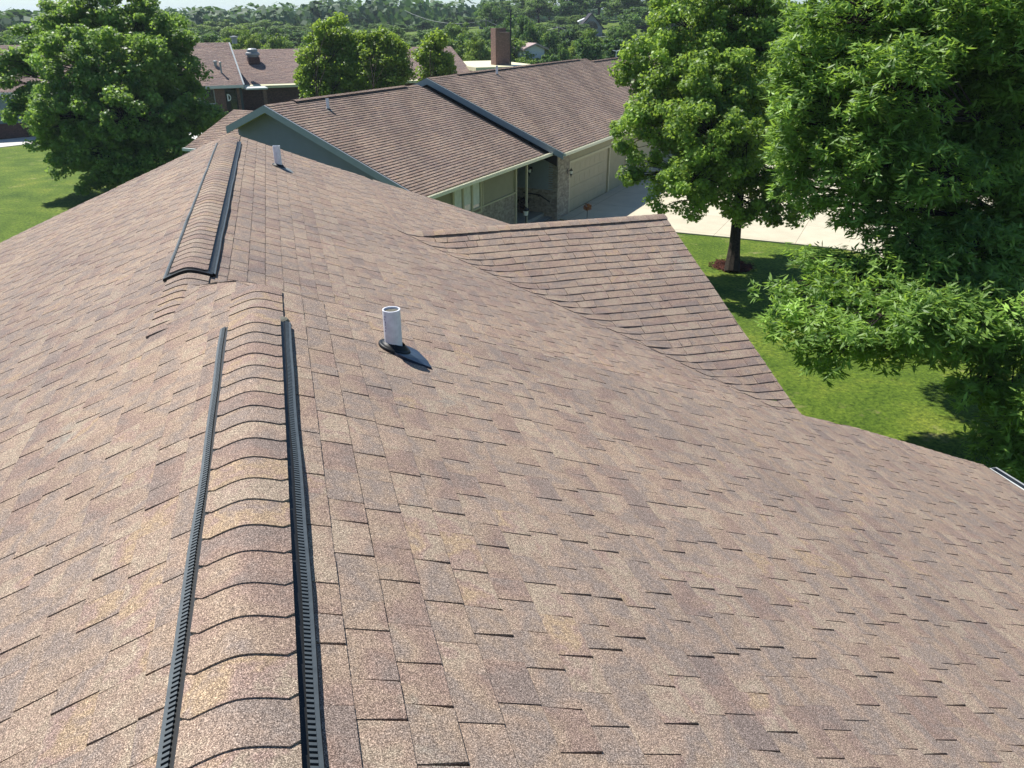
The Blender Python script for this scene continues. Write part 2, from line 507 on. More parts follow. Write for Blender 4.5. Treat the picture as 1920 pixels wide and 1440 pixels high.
gab2 = MB(); shingles(gab2, MG2, 0, 28, E0, lambda t: [(1.454 + t - .02, XG)], rng)
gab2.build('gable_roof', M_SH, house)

# underlay sheet closing everything
ul = MB()


def sheet(mb, F, s0, s1, ns, t0, t1, n):
    vs = [F(s0 + (s1 - s0) * i / ns, t0 + (t1 - t0) * j / n) for j in range(n + 1) for i in range(ns + 1)]
    mb.add(vs, [(j * (ns + 1) + i, j * (ns + 1) + i + 1, (j + 1) * (ns + 1) + i + 1, (j + 1) * (ns + 1) + i) for j in range(n) for i in range(ns)])


def down(F): return lambda s, t: (lambda p: (p[0], p[1], p[2]))(F(s, t, -.012))


sheet(ul, down(MR), DN, DR, 60, XA - XB, XE - XB, 2)
sheet(ul, down(MR), DR, 6.4, 8, XA - XB, XG - XB, 2)
sheet(ul, lambda s, t: (XB + t, s, GZ - HR(XB + t, s) - .014), 5.8, DF, 4, 0, 2.2, 2)
for (a, b) in ((5.8, 11.0),):
    pass
ul.add([(1.4, 6.3, GZ - HR(1.4, 7) - .016), (XG, 6.3, GZ - HR(XG, 7) - .016), (1.4, 10.2, GZ - HR(1.4, 7) - .016)], [(0, 1, 2)])
ul.add([(1.4, 10.0, GZ - HR(1.4, 7) - .016), (XG, DF, GZ - HR(XG, 7) - .016), (1.4, DF, GZ - HR(1.4, 7) - .016)], [(0, 1, 2)])
sheet(ul, lambda s, t: (XA - t, s, GZ - HL(XA - t) - .014), DN, 4.7, 4, 0, 7.1, 2)
sheet(ul, lambda s, t: (XA - t, s, GZ - HL(XA - t) - .014), 4.7, DF, 4, .53, 7.1, 2)
ul.build('roof_deck', M_UNDER, house)

# ridge caps
zA = lambda s: GZ - HA0
zB = lambda s: GZ - HB0
cp = MB()
caps(cp, (XA, 0), (0, 1), (1, 0), -3.9, 4.22, zA, .137, rng, lift=.027)
capA = None
cp2 = MB()
caps(cp2, (XA, 0), (0, 1), (1, 0), 4.28, 4.86, lambda s: zA(s), .150, rng, lift=.016, clip=.004, rr=.06, flush=True)
cp2.build('ridge_cap', M_SH, house)
cpb = MB(); caps(cpb, (XB, 0), (0, 1), (1, 0), 6.02, 13.10, zB, .137, rng, lift=.027, th=.003, slope=(S1, SB))
cp3 = MB()
caps(cp3, (XB, 0), (0, 1), (1, 0), 4.80, 5.98, zB, .150, rng, lift=.021, th=.006, clip=.004, rr=.06, flush=True, slope=(S1, SB))
cp3.build('ridge_cap', M_SH, house); cp3 = MB()
caps(cp3, (XB, 0), (0, 1), (1, 0), 13.12, 13.9, zB, .150, rng, lift=.016, clip=.004, rr=.06, flush=True, slope=(S1, SB))
cp3.build('ridge_cap', M_SH, house)
cpg = MB(); caps(cpg, (0, DG), (1, 0), (0, 1), 1.36, XG, lambda s: GZ - HG, .13, rng, lift=.006, clip=.003, slope=(SB, SB))
cpg.build('ridge_cap', M_SH, house)


def vent(capmb, x0, s0, s1, zf, slR, name_i):
    F = lambda side, sl: (lambda s, x, h: (x0 + side * x + .0022 * math.sin(s * 3.1 + side) + .0014 * math.sin(s * 7.7), s, .0015 * math.sin(s * 5.3 + side * 2) + zf(s) - sl * (math.sqrt(x * x + .0016) - .04) + h))
    o = capmb.build('ridge_vent', M_SH, house)
    for side, sl in ((-1, S1), (1, slR)):
        v = MB(); lip = MB()
        G = F(side, sl)
        n = int((s1 - s0) / .25)
        for i in range(n):
            a = s0 + (s1 - s0) * i / n; b = s0 + (s1 - s0) * (i + 1) / n
            v.box(G, a, b, .10, .186, -.004, .010)          # base tray
            v.box(G, a, b, .100, .116, .010, .024)          # support under the caps
            lip.box(G, a, b, .174, .185, .0105, .017)       # outer wind fence
        m = int((s1 - s0) / .0165)
        for i in range(m):
            a = s0 + (i + .3) * (s1 - s0) / m
            lip.box(G, a, a + .0085, .156, .1745, .0103, .018)   # louvre teeth
        v.build('vent_base', M_BLACK, o)
        lip.build('vent_louvre', M_PLAST2, o)
    return o


vA = vent(cp, XA, -3.9, 4.22, zA, S1, 0)
vB = vent(cpb, XB, 6.02, 13.10, zB, SB, 1)
# end plug of far vent
ep = MB(); pr = []
for j in range(13):
    x = -.17 + .34 * j / 12; sl = S1 if x < 0 else SB
    pr.append((XB + x, zB(6.0) - sl * (math.sqrt(x * x + .0025) - .05)))
ep.add([(x, 5.985, z - .006) for x, z in pr] + [(x, 5.985, z + .019) for x, z in pr] + [(x, 6.03, z + .019) for x, z in pr],
       [(j, j + 1, 14 + j, 13 + j) for j in range(12)] + [(13 + j, 14 + j, 27 + j, 26 + j) for j in range(12)])
ep.build('end_plug', M_BLACK, vB)
# grey patch of sealant at the end of near vent
mp_ = MB(); mp_.lathe((XA + .13, 4.27, zA(4.27) - .035), [(.055, -.02), (.045, -.004), (.03, .002), (.004, .004)], 12); mp_.build('sealant_patch', M_MESHG, vA); mp_ = MB(); mp_.lathe((XA - .15, 4.24, zA(4.24) - .055), [(.045, -.02), (.04, -.004), (.02, .003), (.004, .004)], 12)
mp_.build('sealant_patch', M_MESHG, vA)


# pipe vents
def pipe(par, x, d, z, h, r, sx, sname='vent_pipe', flash=True, plate=M_FLASH, printed=False, nrm=(0.36, 0, .93), dirx=(1, 0)):
    p = MB(); p.lathe((x, d, z), [(r, -.05), (r, h), (r * .86, h), (r * .86, h - .10)], 28)
    o = p.build(sname, M_PVC, par, smooth=False)
    s = MB(); s.lathe((x, d, z + h - .012), [(r * .86, 0), (.001, .002)], 20); s.build('screen', M_MESHG, o)
    if flash:
        b = MB(); b.lathe((x, d, z), [(.100, .002), (.101, .014), (.094, .022), (.086, .020), (.078, .026), (r + .010, .040), (r + .001, .046)], 28, axis=nrm)
        b.build('rubber_boot', M_BLACK, o, smooth=True)
        f = MB(); vs = []
        q = Vector((0, 0, 1)).rotation_difference(Vector(nrm).normalized())
        poly = [(-.02, -.10), (0, -.125), (.06, -.15), (.13, -.17), (.225, -.19), (.21, -.10), (.195, -.02), (.165, .05), (.12, .10), (.06, .125), (-.02, .13)]
        n = len(poly)
        for hh in (-.012, .013):
            for (vx, vy) in poly:
                v = Vector((vx * dirx[0] - vy * dirx[1], vx * dirx[1] + vy * dirx[0], hh + (.004 * math.sin(vy * 40) if hh > 0 else 0)))
                vs.append(Vector((x, d, z)) + q @ (v * .93))
        f.add(vs, [tuple(range(n, 2 * n))] + [(k, (k + 1) % n, n + (k + 1) % n, n + k) for k in range(n)])
        f.build('flashing', plate, o)
    if printed:
        t = MB()
        for k in range(6):
            an = math.radians(-152 + (k % 2) * 4); a2 = an + .11; zz = z + h * (.50 + .07 * k)
            t.quad(*[(x + (r + .0006) * math.cos(q_), d + (r + .0006) * math.sin(q_), w) for q_, w in ((an, zz), (a2, zz), (a2, zz + .011), (an, zz + .011))])
        t.build('pipe_print', M_PVCR, o)
    return o


nB = Vector((SB, 0, 1)).normalized(); nA = Vector((S1, 0, 1)).normalized()
p1 = pipe(house, .505, 4.33, GZ - HR(.505, 4.33), .255, .053, 1, printed=True, nrm=nA)
tag(p1, 'nearer white plastic pipe vent with dark blue flashing')
p2 = pipe(house, -.083, 12.05, GZ - HR(-.083, 12.05), .30, .052, 1, plate=M_FLASHG, nrm=nB)
tag(p2, 'farther white plastic pipe vent with grey flashing')
deb = MB(); deb.lathe((1.02, 13.75, GZ - HR(1.02, 13.8) + .012), [(.001, .02), (.025, .01), (.03, -.01), (.001, -.012)], 8)

# fascia, gutter, walls
I3 = lambda a, b, c: (a, b, c)
g = MB(); ze = GZ - (HA0 + S1 * (XE - XA))
g.box(I3, XE - .01, XE + .004, DN, DR, ze - .16, ze - .015)
g.box(I3, XE + .004, XE + .12, DN, DR + .0, ze - .13, ze - .125)
g.box(I3, XE + .116, XE + .122, DN, DR + .0, ze - .125, ze - .02)
g.box(I3, XE + .098, XE + .1155, DN, DR + .0, ze - .024, ze - .019)
g.box(I3, XE + .004, XE + .122, DR, DR + .006, ze - .13, ze - .02)
for k in range(14): g.box(I3, XE + .004, XE + .098, DN + .3 + .68 * k, DN + .325 + .68 * k, ze - .035, ze - .028)
g.build('gutter', M_GREYM, house)
de = MB()
for i in range(20):
    a = DN + (DR - DN) * i / 20; b = a + (DR - DN) / 20
    de.hexa([(XE - .05, a, ze + .0), (XE + .022, a, ze - .012), (XE + .022, b, ze - .012), (XE - .05, b, ze), (XE - .05, a, ze - .02), (XE + .020, a, ze - .032), (XE + .020, b, ze - .032), (XE - .05, b, ze - .02)])
de.build('drip_edge', M_WHITEM, house)
zl = GZ - HL(-7.39)
g = MB(); g.box(I3, -7.52, -7.39, DN, DF, zl - .15, zl - .03); g.build('gutter', M_GREYM, house)
rk = MB()


def rake(mb, F, s, t0, t1, n, depth=.16, out=.03, sgn=1):
    for i in range(n):
        a = t0 + (t1 - t0) * i / n; b = t0 + (t1 - t0) * (i + 1) / n
        P = lambda t, s_, h: F(s_, t, h)
        mb.hexa([P(a, s + sgn * .001, -.018), P(b, s + sgn * .001, -.018), P(b, s + sgn * out, -.018), P(a, s + sgn * out, -.018),
                 P(a, s + sgn * .001, -depth), P(b, s + sgn * .001, -depth), P(b, s + sgn * out, -depth), P(a, s + sgn * out, -depth)])


rake(rk, MR, DF - .012, 0, 6.1, 8, sgn=-1); rake(rk, ML, DF - .012, .53, 7.1, 8, sgn=-1)
rk.build('rake_board', M_TANT, house); rk = MB()
rake(rk, MR, DR - .012, XG - XB + .05, XE - XB, 6, sgn=-1)
rk.build('rake_board', M_TANT, house); rk = MB()
rake(rk, MG, XG - .012, .1, 3.65, 8, sgn=-1); rake(rk, MG2, XG - .012, 0.1, 3.6, 8, sgn=-1)
rk.build('rake_board', M_TANT, house)
wl = MB()
wl.prism([(-6.9, DN + .3, 0), (6.9, DN + .3, 0), (6.9, DN + .3, GZ - HR(6.9, 0) - .25), (XA, DN + .3, GZ - HA0 - .25), (-6.9, DN + .3, GZ - HL(-6.9) - .25)], (0, DR - .35 - DN - .3, 0))
wl.prism([(-6.9, DR - .36, 0), (4.75, DR - .36, 0), (4.75, DR - .36, GZ - HR(4.75, 9) - .25), (XB, DR - .36, GZ - HB0 - .6), (-6.9, DR - .36, GZ - HL(-6.9) - .25)], (0, DF - .4 - DR + .36, 0))
wl.prism([(4.76, DG - 3.1, 0), (4.76, DG + 3.1, 0), (4.76, DG + 3.1, GZ - HG - SB * 3.1 - .2), (4.76, DG, GZ - HG - .2), (4.76, DG - 3.1, GZ - HG - SB * 3.1 - .2)], (.1, 0, 0))
wl.build('wall', M_TAN, house)

# ------------------------------------------------------------------ neighbouring house
UU = (math.sin(AZN), math.cos(AZN)); VV = (math.cos(AZN), -math.sin(AZN))


def NF(u, v, z): return (u * UU[0] + v * VV[0], u * UU[1] + v * VV[1], z)


VR = -19.53
nb = thing('house', NF(33, -19.5, 0), 'long neighbouring house of stepped brown gabled roofs with sage gable wall and tan garage', 'house')
rn = random.Random(9)


def slope_sec(u0, u1, Hr, w, name, front=True, vr=VR, s=S1, fine=True):
    sg = 1 if front else -1
    M = lambda a, t, h: NF(a, vr + sg * t, GZ - Hr - s * t + h + .6 * (und(a + 40, t + 40)))
    mb = MB(); n = int(w / .132)
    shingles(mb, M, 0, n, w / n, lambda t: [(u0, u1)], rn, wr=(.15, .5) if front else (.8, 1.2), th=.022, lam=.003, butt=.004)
    mb.box(lambda a, b, c: NF(a, vr + sg * b, GZ - Hr - s * b + c), u0 + .01, u1 - .01, 0, w - .01, -.10, -.012)
    return mb.build(name, M_SHN, nb)


slope_sec(20.80, 30.25, 2.68, 6.04, 'roof'); slope_sec(20.80, 30.25, 2.68, 1.85, 'roof', False)
slope_sec(31.05, 50.3, 2.45, 6.60, 'roof'); slope_sec(31.05, 50.3, 2.45, 6.60, 'roof', False)
slope_sec(50.32, 66.0, 2.66, 6.3, 'roof'); slope_sec(50.32, 66.0, 2.66, 6.3, 'roof', False)
# rear-left extension: ridge runs along -v at u=28.4
aR, aH = 28.4, 3.94


def MAx(a, t, h): return NF(aR - t, a, GZ - aH - .40 * t + h)


ann = MB(); shingles(ann, MAx, 0, 24, .134, lambda t: [(-28.6, -20.6)], rn, wr=(.15, .5), th=.015, lam=.005)
ann.box(lambda a, b, c: NF(aR - b, a, GZ - aH - .40 * b + c), -28.59, -20.5, 0, 3.2, -.1, -.012)
ann.box(lambda a, b, c: NF(aR + b, a, GZ - aH - .40 * b + c), -28.59, -20.5, 0, 3.2, -.1, .0)
ann.build('annex_roof', M_SHN, nb)
ag = MB(); ag.box(NF, aR - 3.35, aR - 3.21, -28.65, -25.0, GZ - aH - 1.28 - .14, GZ - aH - 1.28 - .02); ag.build('gutter', M_WHITEM, nb)
aw = MB(); aw.prism([NF(aR - 2.9, -28.2, 0), NF(aR + 2.9, -28.2, 0), NF(aR + 2.9, -28.2, GZ - aH - 1.3), NF(aR, -28.2, GZ - aH - .2), NF(aR - 2.9, -28.2, GZ - aH - 1.3)], Vector(NF(0, 4.5, 0)))
aw.build('annex_wall', M_SIDEB, nb)
# ridge vents
for (u0, u1, Hr) in ((20.85, 30.2, 2.68), (31.1, 50.2, 2.45), (50.4, 66, 2.66)):
    rvn = MB(); caps(rvn, NF(0, VR, 0)[:2], UU, VV, u0, u1, (lambda H: lambda s: GZ - H)(Hr), .15, rn, e=.15, lift=.006, th=.006)
    rvn.build('ridge_cap', M_SHN, nb)
for (u0, u1, Hr) in ((22.2, 29.2, 2.68), (33.6, 48.9, 2.45), (51.2, 65, 2.66)):
    v = MB(); c = MB(); z = GZ - Hr
    v.prism([NF(u0, VR + x, z - S1 * abs(x) + h) for x, h in ((-.19, 0), (-.19, .045), (0, .045), (.19, .045), (.19, 0), (0, -.02))], Vector(NF(u1 - u0, 0, 0)))
    caps(c, NF(0, VR, 0)[:2], UU, VV, u0, u1, (lambda H: lambda s: GZ - H)(Hr), .15, rn, e=.15, lift=.05, th=.008)
    o = c.build('ridge_vent', M_SHN, nb)
    v.build('vent_base', M_BLACK, o)


# rake fascias, siding gables
def fascia(u, Hr, w, mat, depth=.22, thick=.05, wl=None):
    f = MB(); wr_ = w
    for sg in (-1, 1):
        w = wl if (sg < 0 and wl) else wr_
        P = lambda t, du, h: NF(u + du, VR + sg * t, GZ - Hr - S1 * t + h)
        f.hexa([P(0, -thick, -.004), P(w + .02, -thick, -.004), P(w + .02, -.002, -.004), P(0, -.002, -.004),
                P(0, -thick, -depth), P(w + .02, -thick, -depth), P(w + .02, -.002, -depth), P(0, -.002, -depth)])
    return f.build('rake_board', mat, nb)


fascia(20.80, 2.68, 6.04, M_TRIMB, .24, wl=1.85); fascia(31.05, 2.45, 6.60, M_GREYT, .26); fascia(50.32, 2.66, 6.3, M_GREYT, .2)
sf = MB()
for sg, tm in ((-1, 1.8), (1, 6.0)):
    sf.hexa([NF(u, VR + sg * t, GZ - 2.68 - S1 * t + h) for h in (-.13, -.16) for (u, t) in ((20.80, 0), (20.80, tm), (21.25, tm), (21.25, 0))])
sf.build('soffit', M_SOFFIT, nb)


def siding(mb, A, B, z0, zl, zr, outv, e=.135, peak=None):
    """lapped boards between plan points A,B (world xy) from z0 up to a line/peak"""
    A = Vector((A[0], A[1])); B = Vector((B[0], B[1])); outv = Vector((outv[0], outv[1])); L = (B - A).length
    top = max(zl, zr) if peak is None else peak[1]
    z = z0
    def span(zz):
        if peak is None: return (0, L)
        px, pz = peak
        a = 0 if zz <= zl else (zz - zl) / (pz - zl) * px
        b = L if zz <= zr else L - (zz - zr) / (pz - zr) * (L - px)
        return (a, b)
    while z < top - 1e-3:
        z2 = min(z + e, top)
        a0, b0 = span(z); a1, b1 = span(z2)
        W = lambda s, o, zz: (A + (B - A) * (s / L) + outv * o)[:] + (zz,)
        mb.quad(W(a0, .034, z), W(b0, .034, z), W(max(b1, a1), .002, z2), W(a1, .002, z2))
        mb.quad(W(a0, .034, z), W(b0, .034, z), W(b0, .0, z + .002), W(a0, .0, z + .002))
        z = z2


ug = 21.25; zev = GZ - 2.68 - S1 * 5.6
gw = MB(); siding(gw, NF(ug, VR - 1.80, 0), NF(ug, VR + 5.55, 0), .3, GZ - 2.68 - S1 * 1.80 - .14, zev - .1, (-UU[0], -UU[1]), peak=(1.80, GZ - 2.68 - .14))
gw.build('gable_siding', M_SIDEB, nb)
core = MB()
core.prism([NF(ug + .02, VR - 1.80, 0), NF(ug + .02, VR + 5.5, 0), NF(ug + .02, VR + 5.5, zev - .1), NF(ug + .02, VR, GZ - 2.68 - .15), NF(ug + .02, VR - 1.80, GZ - 2.68 - S1 * 1.8 - .15)], Vector(NF(.15, 0, 0)))
core.build('wall', M_SIDEB, nb)
# front wall of section 2 : siding above brick
vf = -14.16; uend = 28.9
fw = MB(); zt = GZ - 2.68 - S1 * (vf - VR) - .10
siding(fw, NF(ug, vf, 0), NF(uend, vf, 0), 1.62, zt, zt, VV)
fw.build('front_siding', M_TAN, nb)
bw = MB(); bw.box(NF, ug, uend, vf - .15, vf + .05, 0, 1.60); bw.box(NF, ug, uend, vf - .15, vf - .01, 1.6, zt)
bw.build('brick_wainscot', M_BRK, nb)
sl = MB(); sl.box(NF, ug, uend + .04, vf - .0, vf + .09, 1.60, 1.66); sl.build('sill_course', M_TANT, nb)
# triple window
wz0, wz1 = 1.50, 2.72
wf = MB(); wu0, wu1 = 23.75, 25.9
wf.box(NF, wu0, wu1, vf + .02, vf + .09, wz0 - .07, wz0); wf.box(NF, wu0, wu1, vf + .02, vf + .09, wz1, wz1 + .07)
for i in range(4):
    u = wu0 + (wu1 - wu0 - .10) * i / 3; wf.box(NF, u, u + .10, vf + .02, vf + .088, wz0, wz1)
wo = wf.build('window', M_TANT, nb)
pn = MB(); pn.box(NF, wu0 + .05, wu1 - .05, vf + .025, vf + .045, wz0, wz1); pn.build('pane', M_GLASS, wo)
cu = MB()
for i in range(3):
    u = wu0 + .1 + (wu1 - wu0 - .1) * i / 3
    cu.box(NF, u + .03, u + .55, vf + .046, vf + .05, wz0 + (.05, .42, .30)[i], wz1 - .05)
cu.build('blind', M_CURT, wo)
ct = MB(); ct.box(NF, uend - .09, uend + .03, vf + .0, vf + .10, 0, zt); ct.build('corner_trim', M_TANT, nb); ct = MB(); ct.box(NF, 26.0, 26.07, vf + .0, vf + .06, 1.66, zt)
ct.build('corner_trim', M_TANT, nb)
# downspout and gutters
ds = MB(); ds.box(NF, 29.2, 29.28, vf + .35, vf + .42, 0.05, GZ - 5.25); ds.build('downspout', M_TANT, nb)


def gut(u0, u1, Hr, w, nm=M_WFAS):
    zz = GZ - Hr - S1 * w; v0 = VR + w
    q = MB(); q.box(NF, u0, u1, v0 - .005, v0 + .006, zz - .16, zz - .02)
    q.box(NF, u0, u1, v0 + .006, v0 + .12, zz - .135, zz - .125); q.box(NF, u0, u1, v0 + .112, v0 + .125, zz - .125, zz - .015)
    q.box(NF, u0, u0 + .01, v0 + .006, v0 + .112, zz - .125, zz - .02); q.build('gutter', M_GUT, nb)
    q = MB(); q.box(NF, u0 + .02, u1, v0 - .55, v0 - .01, zz - .155, zz - .14); q.build('soffit', M_SOFFIT, nb)


gut(20.80, 30.95, 2.68, 6.04); gut(31.05, 50.3, 2.45, 6.60); gut(50.35, 66, 2.66, 6.3)
# recessed entry: back wall, door ; side wall of the garage block
zt2 = GZ - 2.45 - S1 * 5.9
ew = MB(); ew.box(NF, uend - .1, 31.4, -15.9, -15.8, 0, zt2); siding(ew, NF(uend, -15.79, 0), NF(31.4, -15.79, 0), .3, zt2, zt2, VV)
ew.build('entry_wall', M_TAN, nb)
dr = MB(); dr.box(NF, 29.35, 30.35, -15.77, -15.70, .3, 2.4); do = dr.build('door', M_DARKM, nb)
dl = MB(); dl.box(NF, 29.52, 30.18, -15.695, -15.69, 1.2, 2.2); dl.build('pane', M_DGLASS, do)
s3 = MB(); v3 = -13.33; zs = GZ - 2.45 - S1 * (v3 - VR) - .12
zs_in = GZ - 2.45 - S1 * (-15.8 - VR) - .12
siding(s3, NF(31.4, -15.8, 0), NF(31.4, v3 - .2, 0), 1.32, zs, zs, (-UU[0], -UU[1]), e=.10)
s3.build('side_siding', M_GREYT, nb)
# step wall and gap between the two roofs, the fascia's shadow painted in black
st = MB()
for sg in (-1, 1):
    P = lambda u, t, h: NF(u, VR + sg * t, GZ - 2.68 - S1 * t + h)
    st.hexa([P(30.2, 0, -.14), P(31.2, 0, -.14), P(31.2, 6.0, -.14), P(30.2, 6.0, -.14), P(30.2, 0, -.2), P(31.2, 0, -.2), P(31.2, 6.0, -.2), P(30.2, 6.0, -.2)])
    st.hexa([P(31.12, 0, -.5), P(31.22, 0, -.5), P(31.22, 6.3, -.5), P(31.12, 6.3, -.5), P(31.12, 0, .14), P(31.22, 0, .14), P(31.22, 6.3, .14), P(31.12, 6.3, .14)])
st.build('step_wall_shade', M_DARKM, nb)
sb = MB(); sb.box(NF, 31.36, 31.55, -15.9, v3 - .01, 0, 1.32); sb.box(NF, 31.42, 31.55, -15.9, v3 - .01, 1.32, zs)
sb.box(NF, 31.38, 32.72, v3 - .4, v3 + .04, 0, zs); sb.build('brick_pillar', M_BRK, nb)
# garage door and header
gd = MB(); zg = 2.17
hd = MB(); hd.box(NF, 32.72, 39.4, v3 - .15, v3, zg + .12, zs); hd.box(NF, 38.15, 39.9, v3 - .15, v3, 0, zg + .12); hd.box(NF, 39.9, 50.2, v3 - .15, v3 + .0, 0, zs)
hd.build('garage_header', M_TAN, nb)
for r in range(4):
    z0 = .02 + r * (zg + .06) / 4; z1 = z0 + (zg + .06) / 4 - .012
    gd.box(NF, 32.85, 38.0, v3 - .12, v3 - .06, z0, z1)
    for c in range(8):
        u = 32.95 + c * .635
        gd.box(NF, u, u + .53, v3 - .0605, v3 - .052, z0 + .10, z1 - .10)
gd.build('garage_door', M_GARAGE, nb)
gt = MB(); gt.box(NF, 32.74, 32.84, v3 - .05, v3 + .03, 0, zg + .1); gt.box(NF, 38.02, 38.14, v3 - .05, v3 + .03, 0, zg + .1); gt.box(NF, 32.74, 38.14, v3 - .05, v3 + .03, zg + .1, zg + .2)
gt.build('garage_trim', M_TANT, nb)
gd2 = MB(); gd2.box(NF, 40.6, 45.6, v3 + .001, v3 + .03, 0.02, zg); gd2.build('garage_door', M_GARAGE, nb)


def lantern(u, v, z, du, dv):
    m = MB(); c = Vector(NF(u, v, z)); d = Vector(NF(du, dv, 0))
    m.tube([c, c + d * .14, c + d * .17 + Vector((0, 0, -.03))], .012, 6)
    m.box(NF, u - .05 * abs(dv) - .0, u + .05 * abs(dv) + .005, v - .05 * abs(du), v + .05 * abs(du) + .005, z - .12, z + .1)
    q = c + d * .17
    m.lathe(q, [(.005, .16), (.02, .10), (.085, .04), (.075, .03), (.055, -.14), (.03, -.18), (.008, -.28), (.001, -.30)], 8)
    o = m.build('wall_lantern', M_DARKM, nb)
    k = MB(); k.lathe(q, [(.078, .02), (.06, -.11)], 8); k.build('lantern_glass', M_CURT, o)


lantern(32.45, v3 + .05, 2.0, 0, 1); lantern(31.35, -14.55, 2.15, -1, 0)
hr = MB(); H_ = lambda v, z: NF(31.28, v, z)
hr.tube([H_(-14.9, 1.12), H_(-14.1, 1.08), H_(-13.6, .82)], .024, 8)
hr.tube([NF(31.35, -14.75, 1.02), H_(-14.75, 1.1)], .014, 6); hr.tube([NF(31.35, -14.15, .98), H_(-14.15, 1.07)], .014, 6); hr.tube([NF(31.35, -13.65, .78), H_(-13.65, .84)], .014, 6)
hr.build('handrail', M_DARKM, nb)
pch = MB(); pch.box(NF, 28.9, 31.35, -15.8, -13.9, .0, .30); pch.box(NF, 29.2, 31.35, -13.9, -13.5, .0, .15); pch.build('porch_step', M_PORCH, nb)


def npipe(u, t, Hr, h=.36):
    b = NF(u, VR + t, GZ - Hr - S1 * t)
    return pipe(nb, b[0], b[1], b[2], h, .055, 1, plate=M_FLASHG, nrm=Vector((VV[0] * S1, VV[1] * S1, 1)).normalized(), dirx=VV)


tag(npipe(23.15, .75, 2.68), 'white pipe vent on the nearest gabled section')
tag(npipe(36.9, .45, 2.45, .42), 'white pipe vent by the ridge of the raised section')

# small things by the entry
def plant(name, c, label, cat, leafmat, r=.35, h=.5, n=160, size=.07, pot=True, seed=1):
    t = thing(name, c, label, cat)
    if pot:
        m = MB(); m.lathe(c, [(.001, .002), (.13, 0), (.17, .24), (.19, .26), (.15, .27), (.02, .25)], 14); m.build('pot', M_POT, t)
    leaves(t, 'foliage', [Vector(c) + Vector((0, 0, h))], r, n, size, 'maple', leafmat, seed)
    st_ = MB(); st_.tube([c, Vector(c) + Vector((0, 0, h))], .012, 5); st_.build('stem', M_BARK, t)
    return t


# ------------------------------------------------------------------ foliage
SHAPES = {
    'maple': np.array([(0, -.5), (.20, -.28), (.52, -.18), (.30, .08), (.36, .38), (.08, .24), (0, .62), (-.10, .24), (-.34, .36), (-.30, .06), (-.5, -.2), (-.2, -.3)]),
    'oval': np.array([(0, -.5), (.3, -.15), (.28, .2), (0, .5), (-.28, .2), (-.3, -.15)]),
    'long': np.array([(0, -.5), (.09, -.2), (.115, .12), (0, .58), (-.115, .12), (-.09, -.2)]),
    'quad': np.array([(-.5, -.4), (.5, -.5), (.45, .5), (-.5, .4)]),
}


def leaf_arrays(C, Nn, T, size, shape, rs):
    """C centres, Nn normals, T tip directions -> verts, faces"""
    P = SHAPES[shape]; k = len(P); n = len(C)
    Nn = Nn / (np.linalg.norm(Nn, axis=1, keepdims=True) + 1e-9)
    T = T - (T * Nn).sum(1, keepdims=True) * Nn; T = T / (np.linalg.norm(T, axis=1, keepdims=True) + 1e-9)
    B = np.cross(Nn, T)
    sz = size * rs.uniform(.65, 1.25, (n, 1, 1))
    V = C[:, None, :] + sz * (P[None, :, 0:1] * B[:, None, :] + P[None, :, 1:2] * T[:, None, :])
    V = V - sz * .35 * (np.abs(P[None, :, 0:1]) * Nn[:, None, :])       # fold along the midrib
    return V.reshape(-1, 3), k, n


def leaf_object(par, name, V, k, n, tint, mat):
    off = np.array(ORG[par.name]) if par else np.zeros(3)
    me = bpy.data.meshes.new(name)
    me.vertices.add(n * k); me.vertices.foreach_set('co', (V - off).astype(np.float32).ravel())
    me.loops.add(n * k); me.loops.foreach_set('vertex_index', np.arange(n * k, dtype=np.int32))
    me.polygons.add(n); me.polygons.foreach_set('loop_start', np.arange(0, n * k, k, dtype=np.int32))
    me.polygons.foreach_set('loop_total', np.full(n, k, dtype=np.int32))
    me.update(calc_edges=True)
    a = me.attributes.new('tint', 'FLOAT', 'POINT'); a.data.foreach_set('value', np.repeat(tint, k).astype(np.float32))
    me.materials.append(mat)
    o = bpy.data.objects.new(name, me); COL.objects.link(o)
    ORG[o.name] = ORG[par.name] if par else Vector((0, 0, 0))
    if par: o.parent = par
    return o


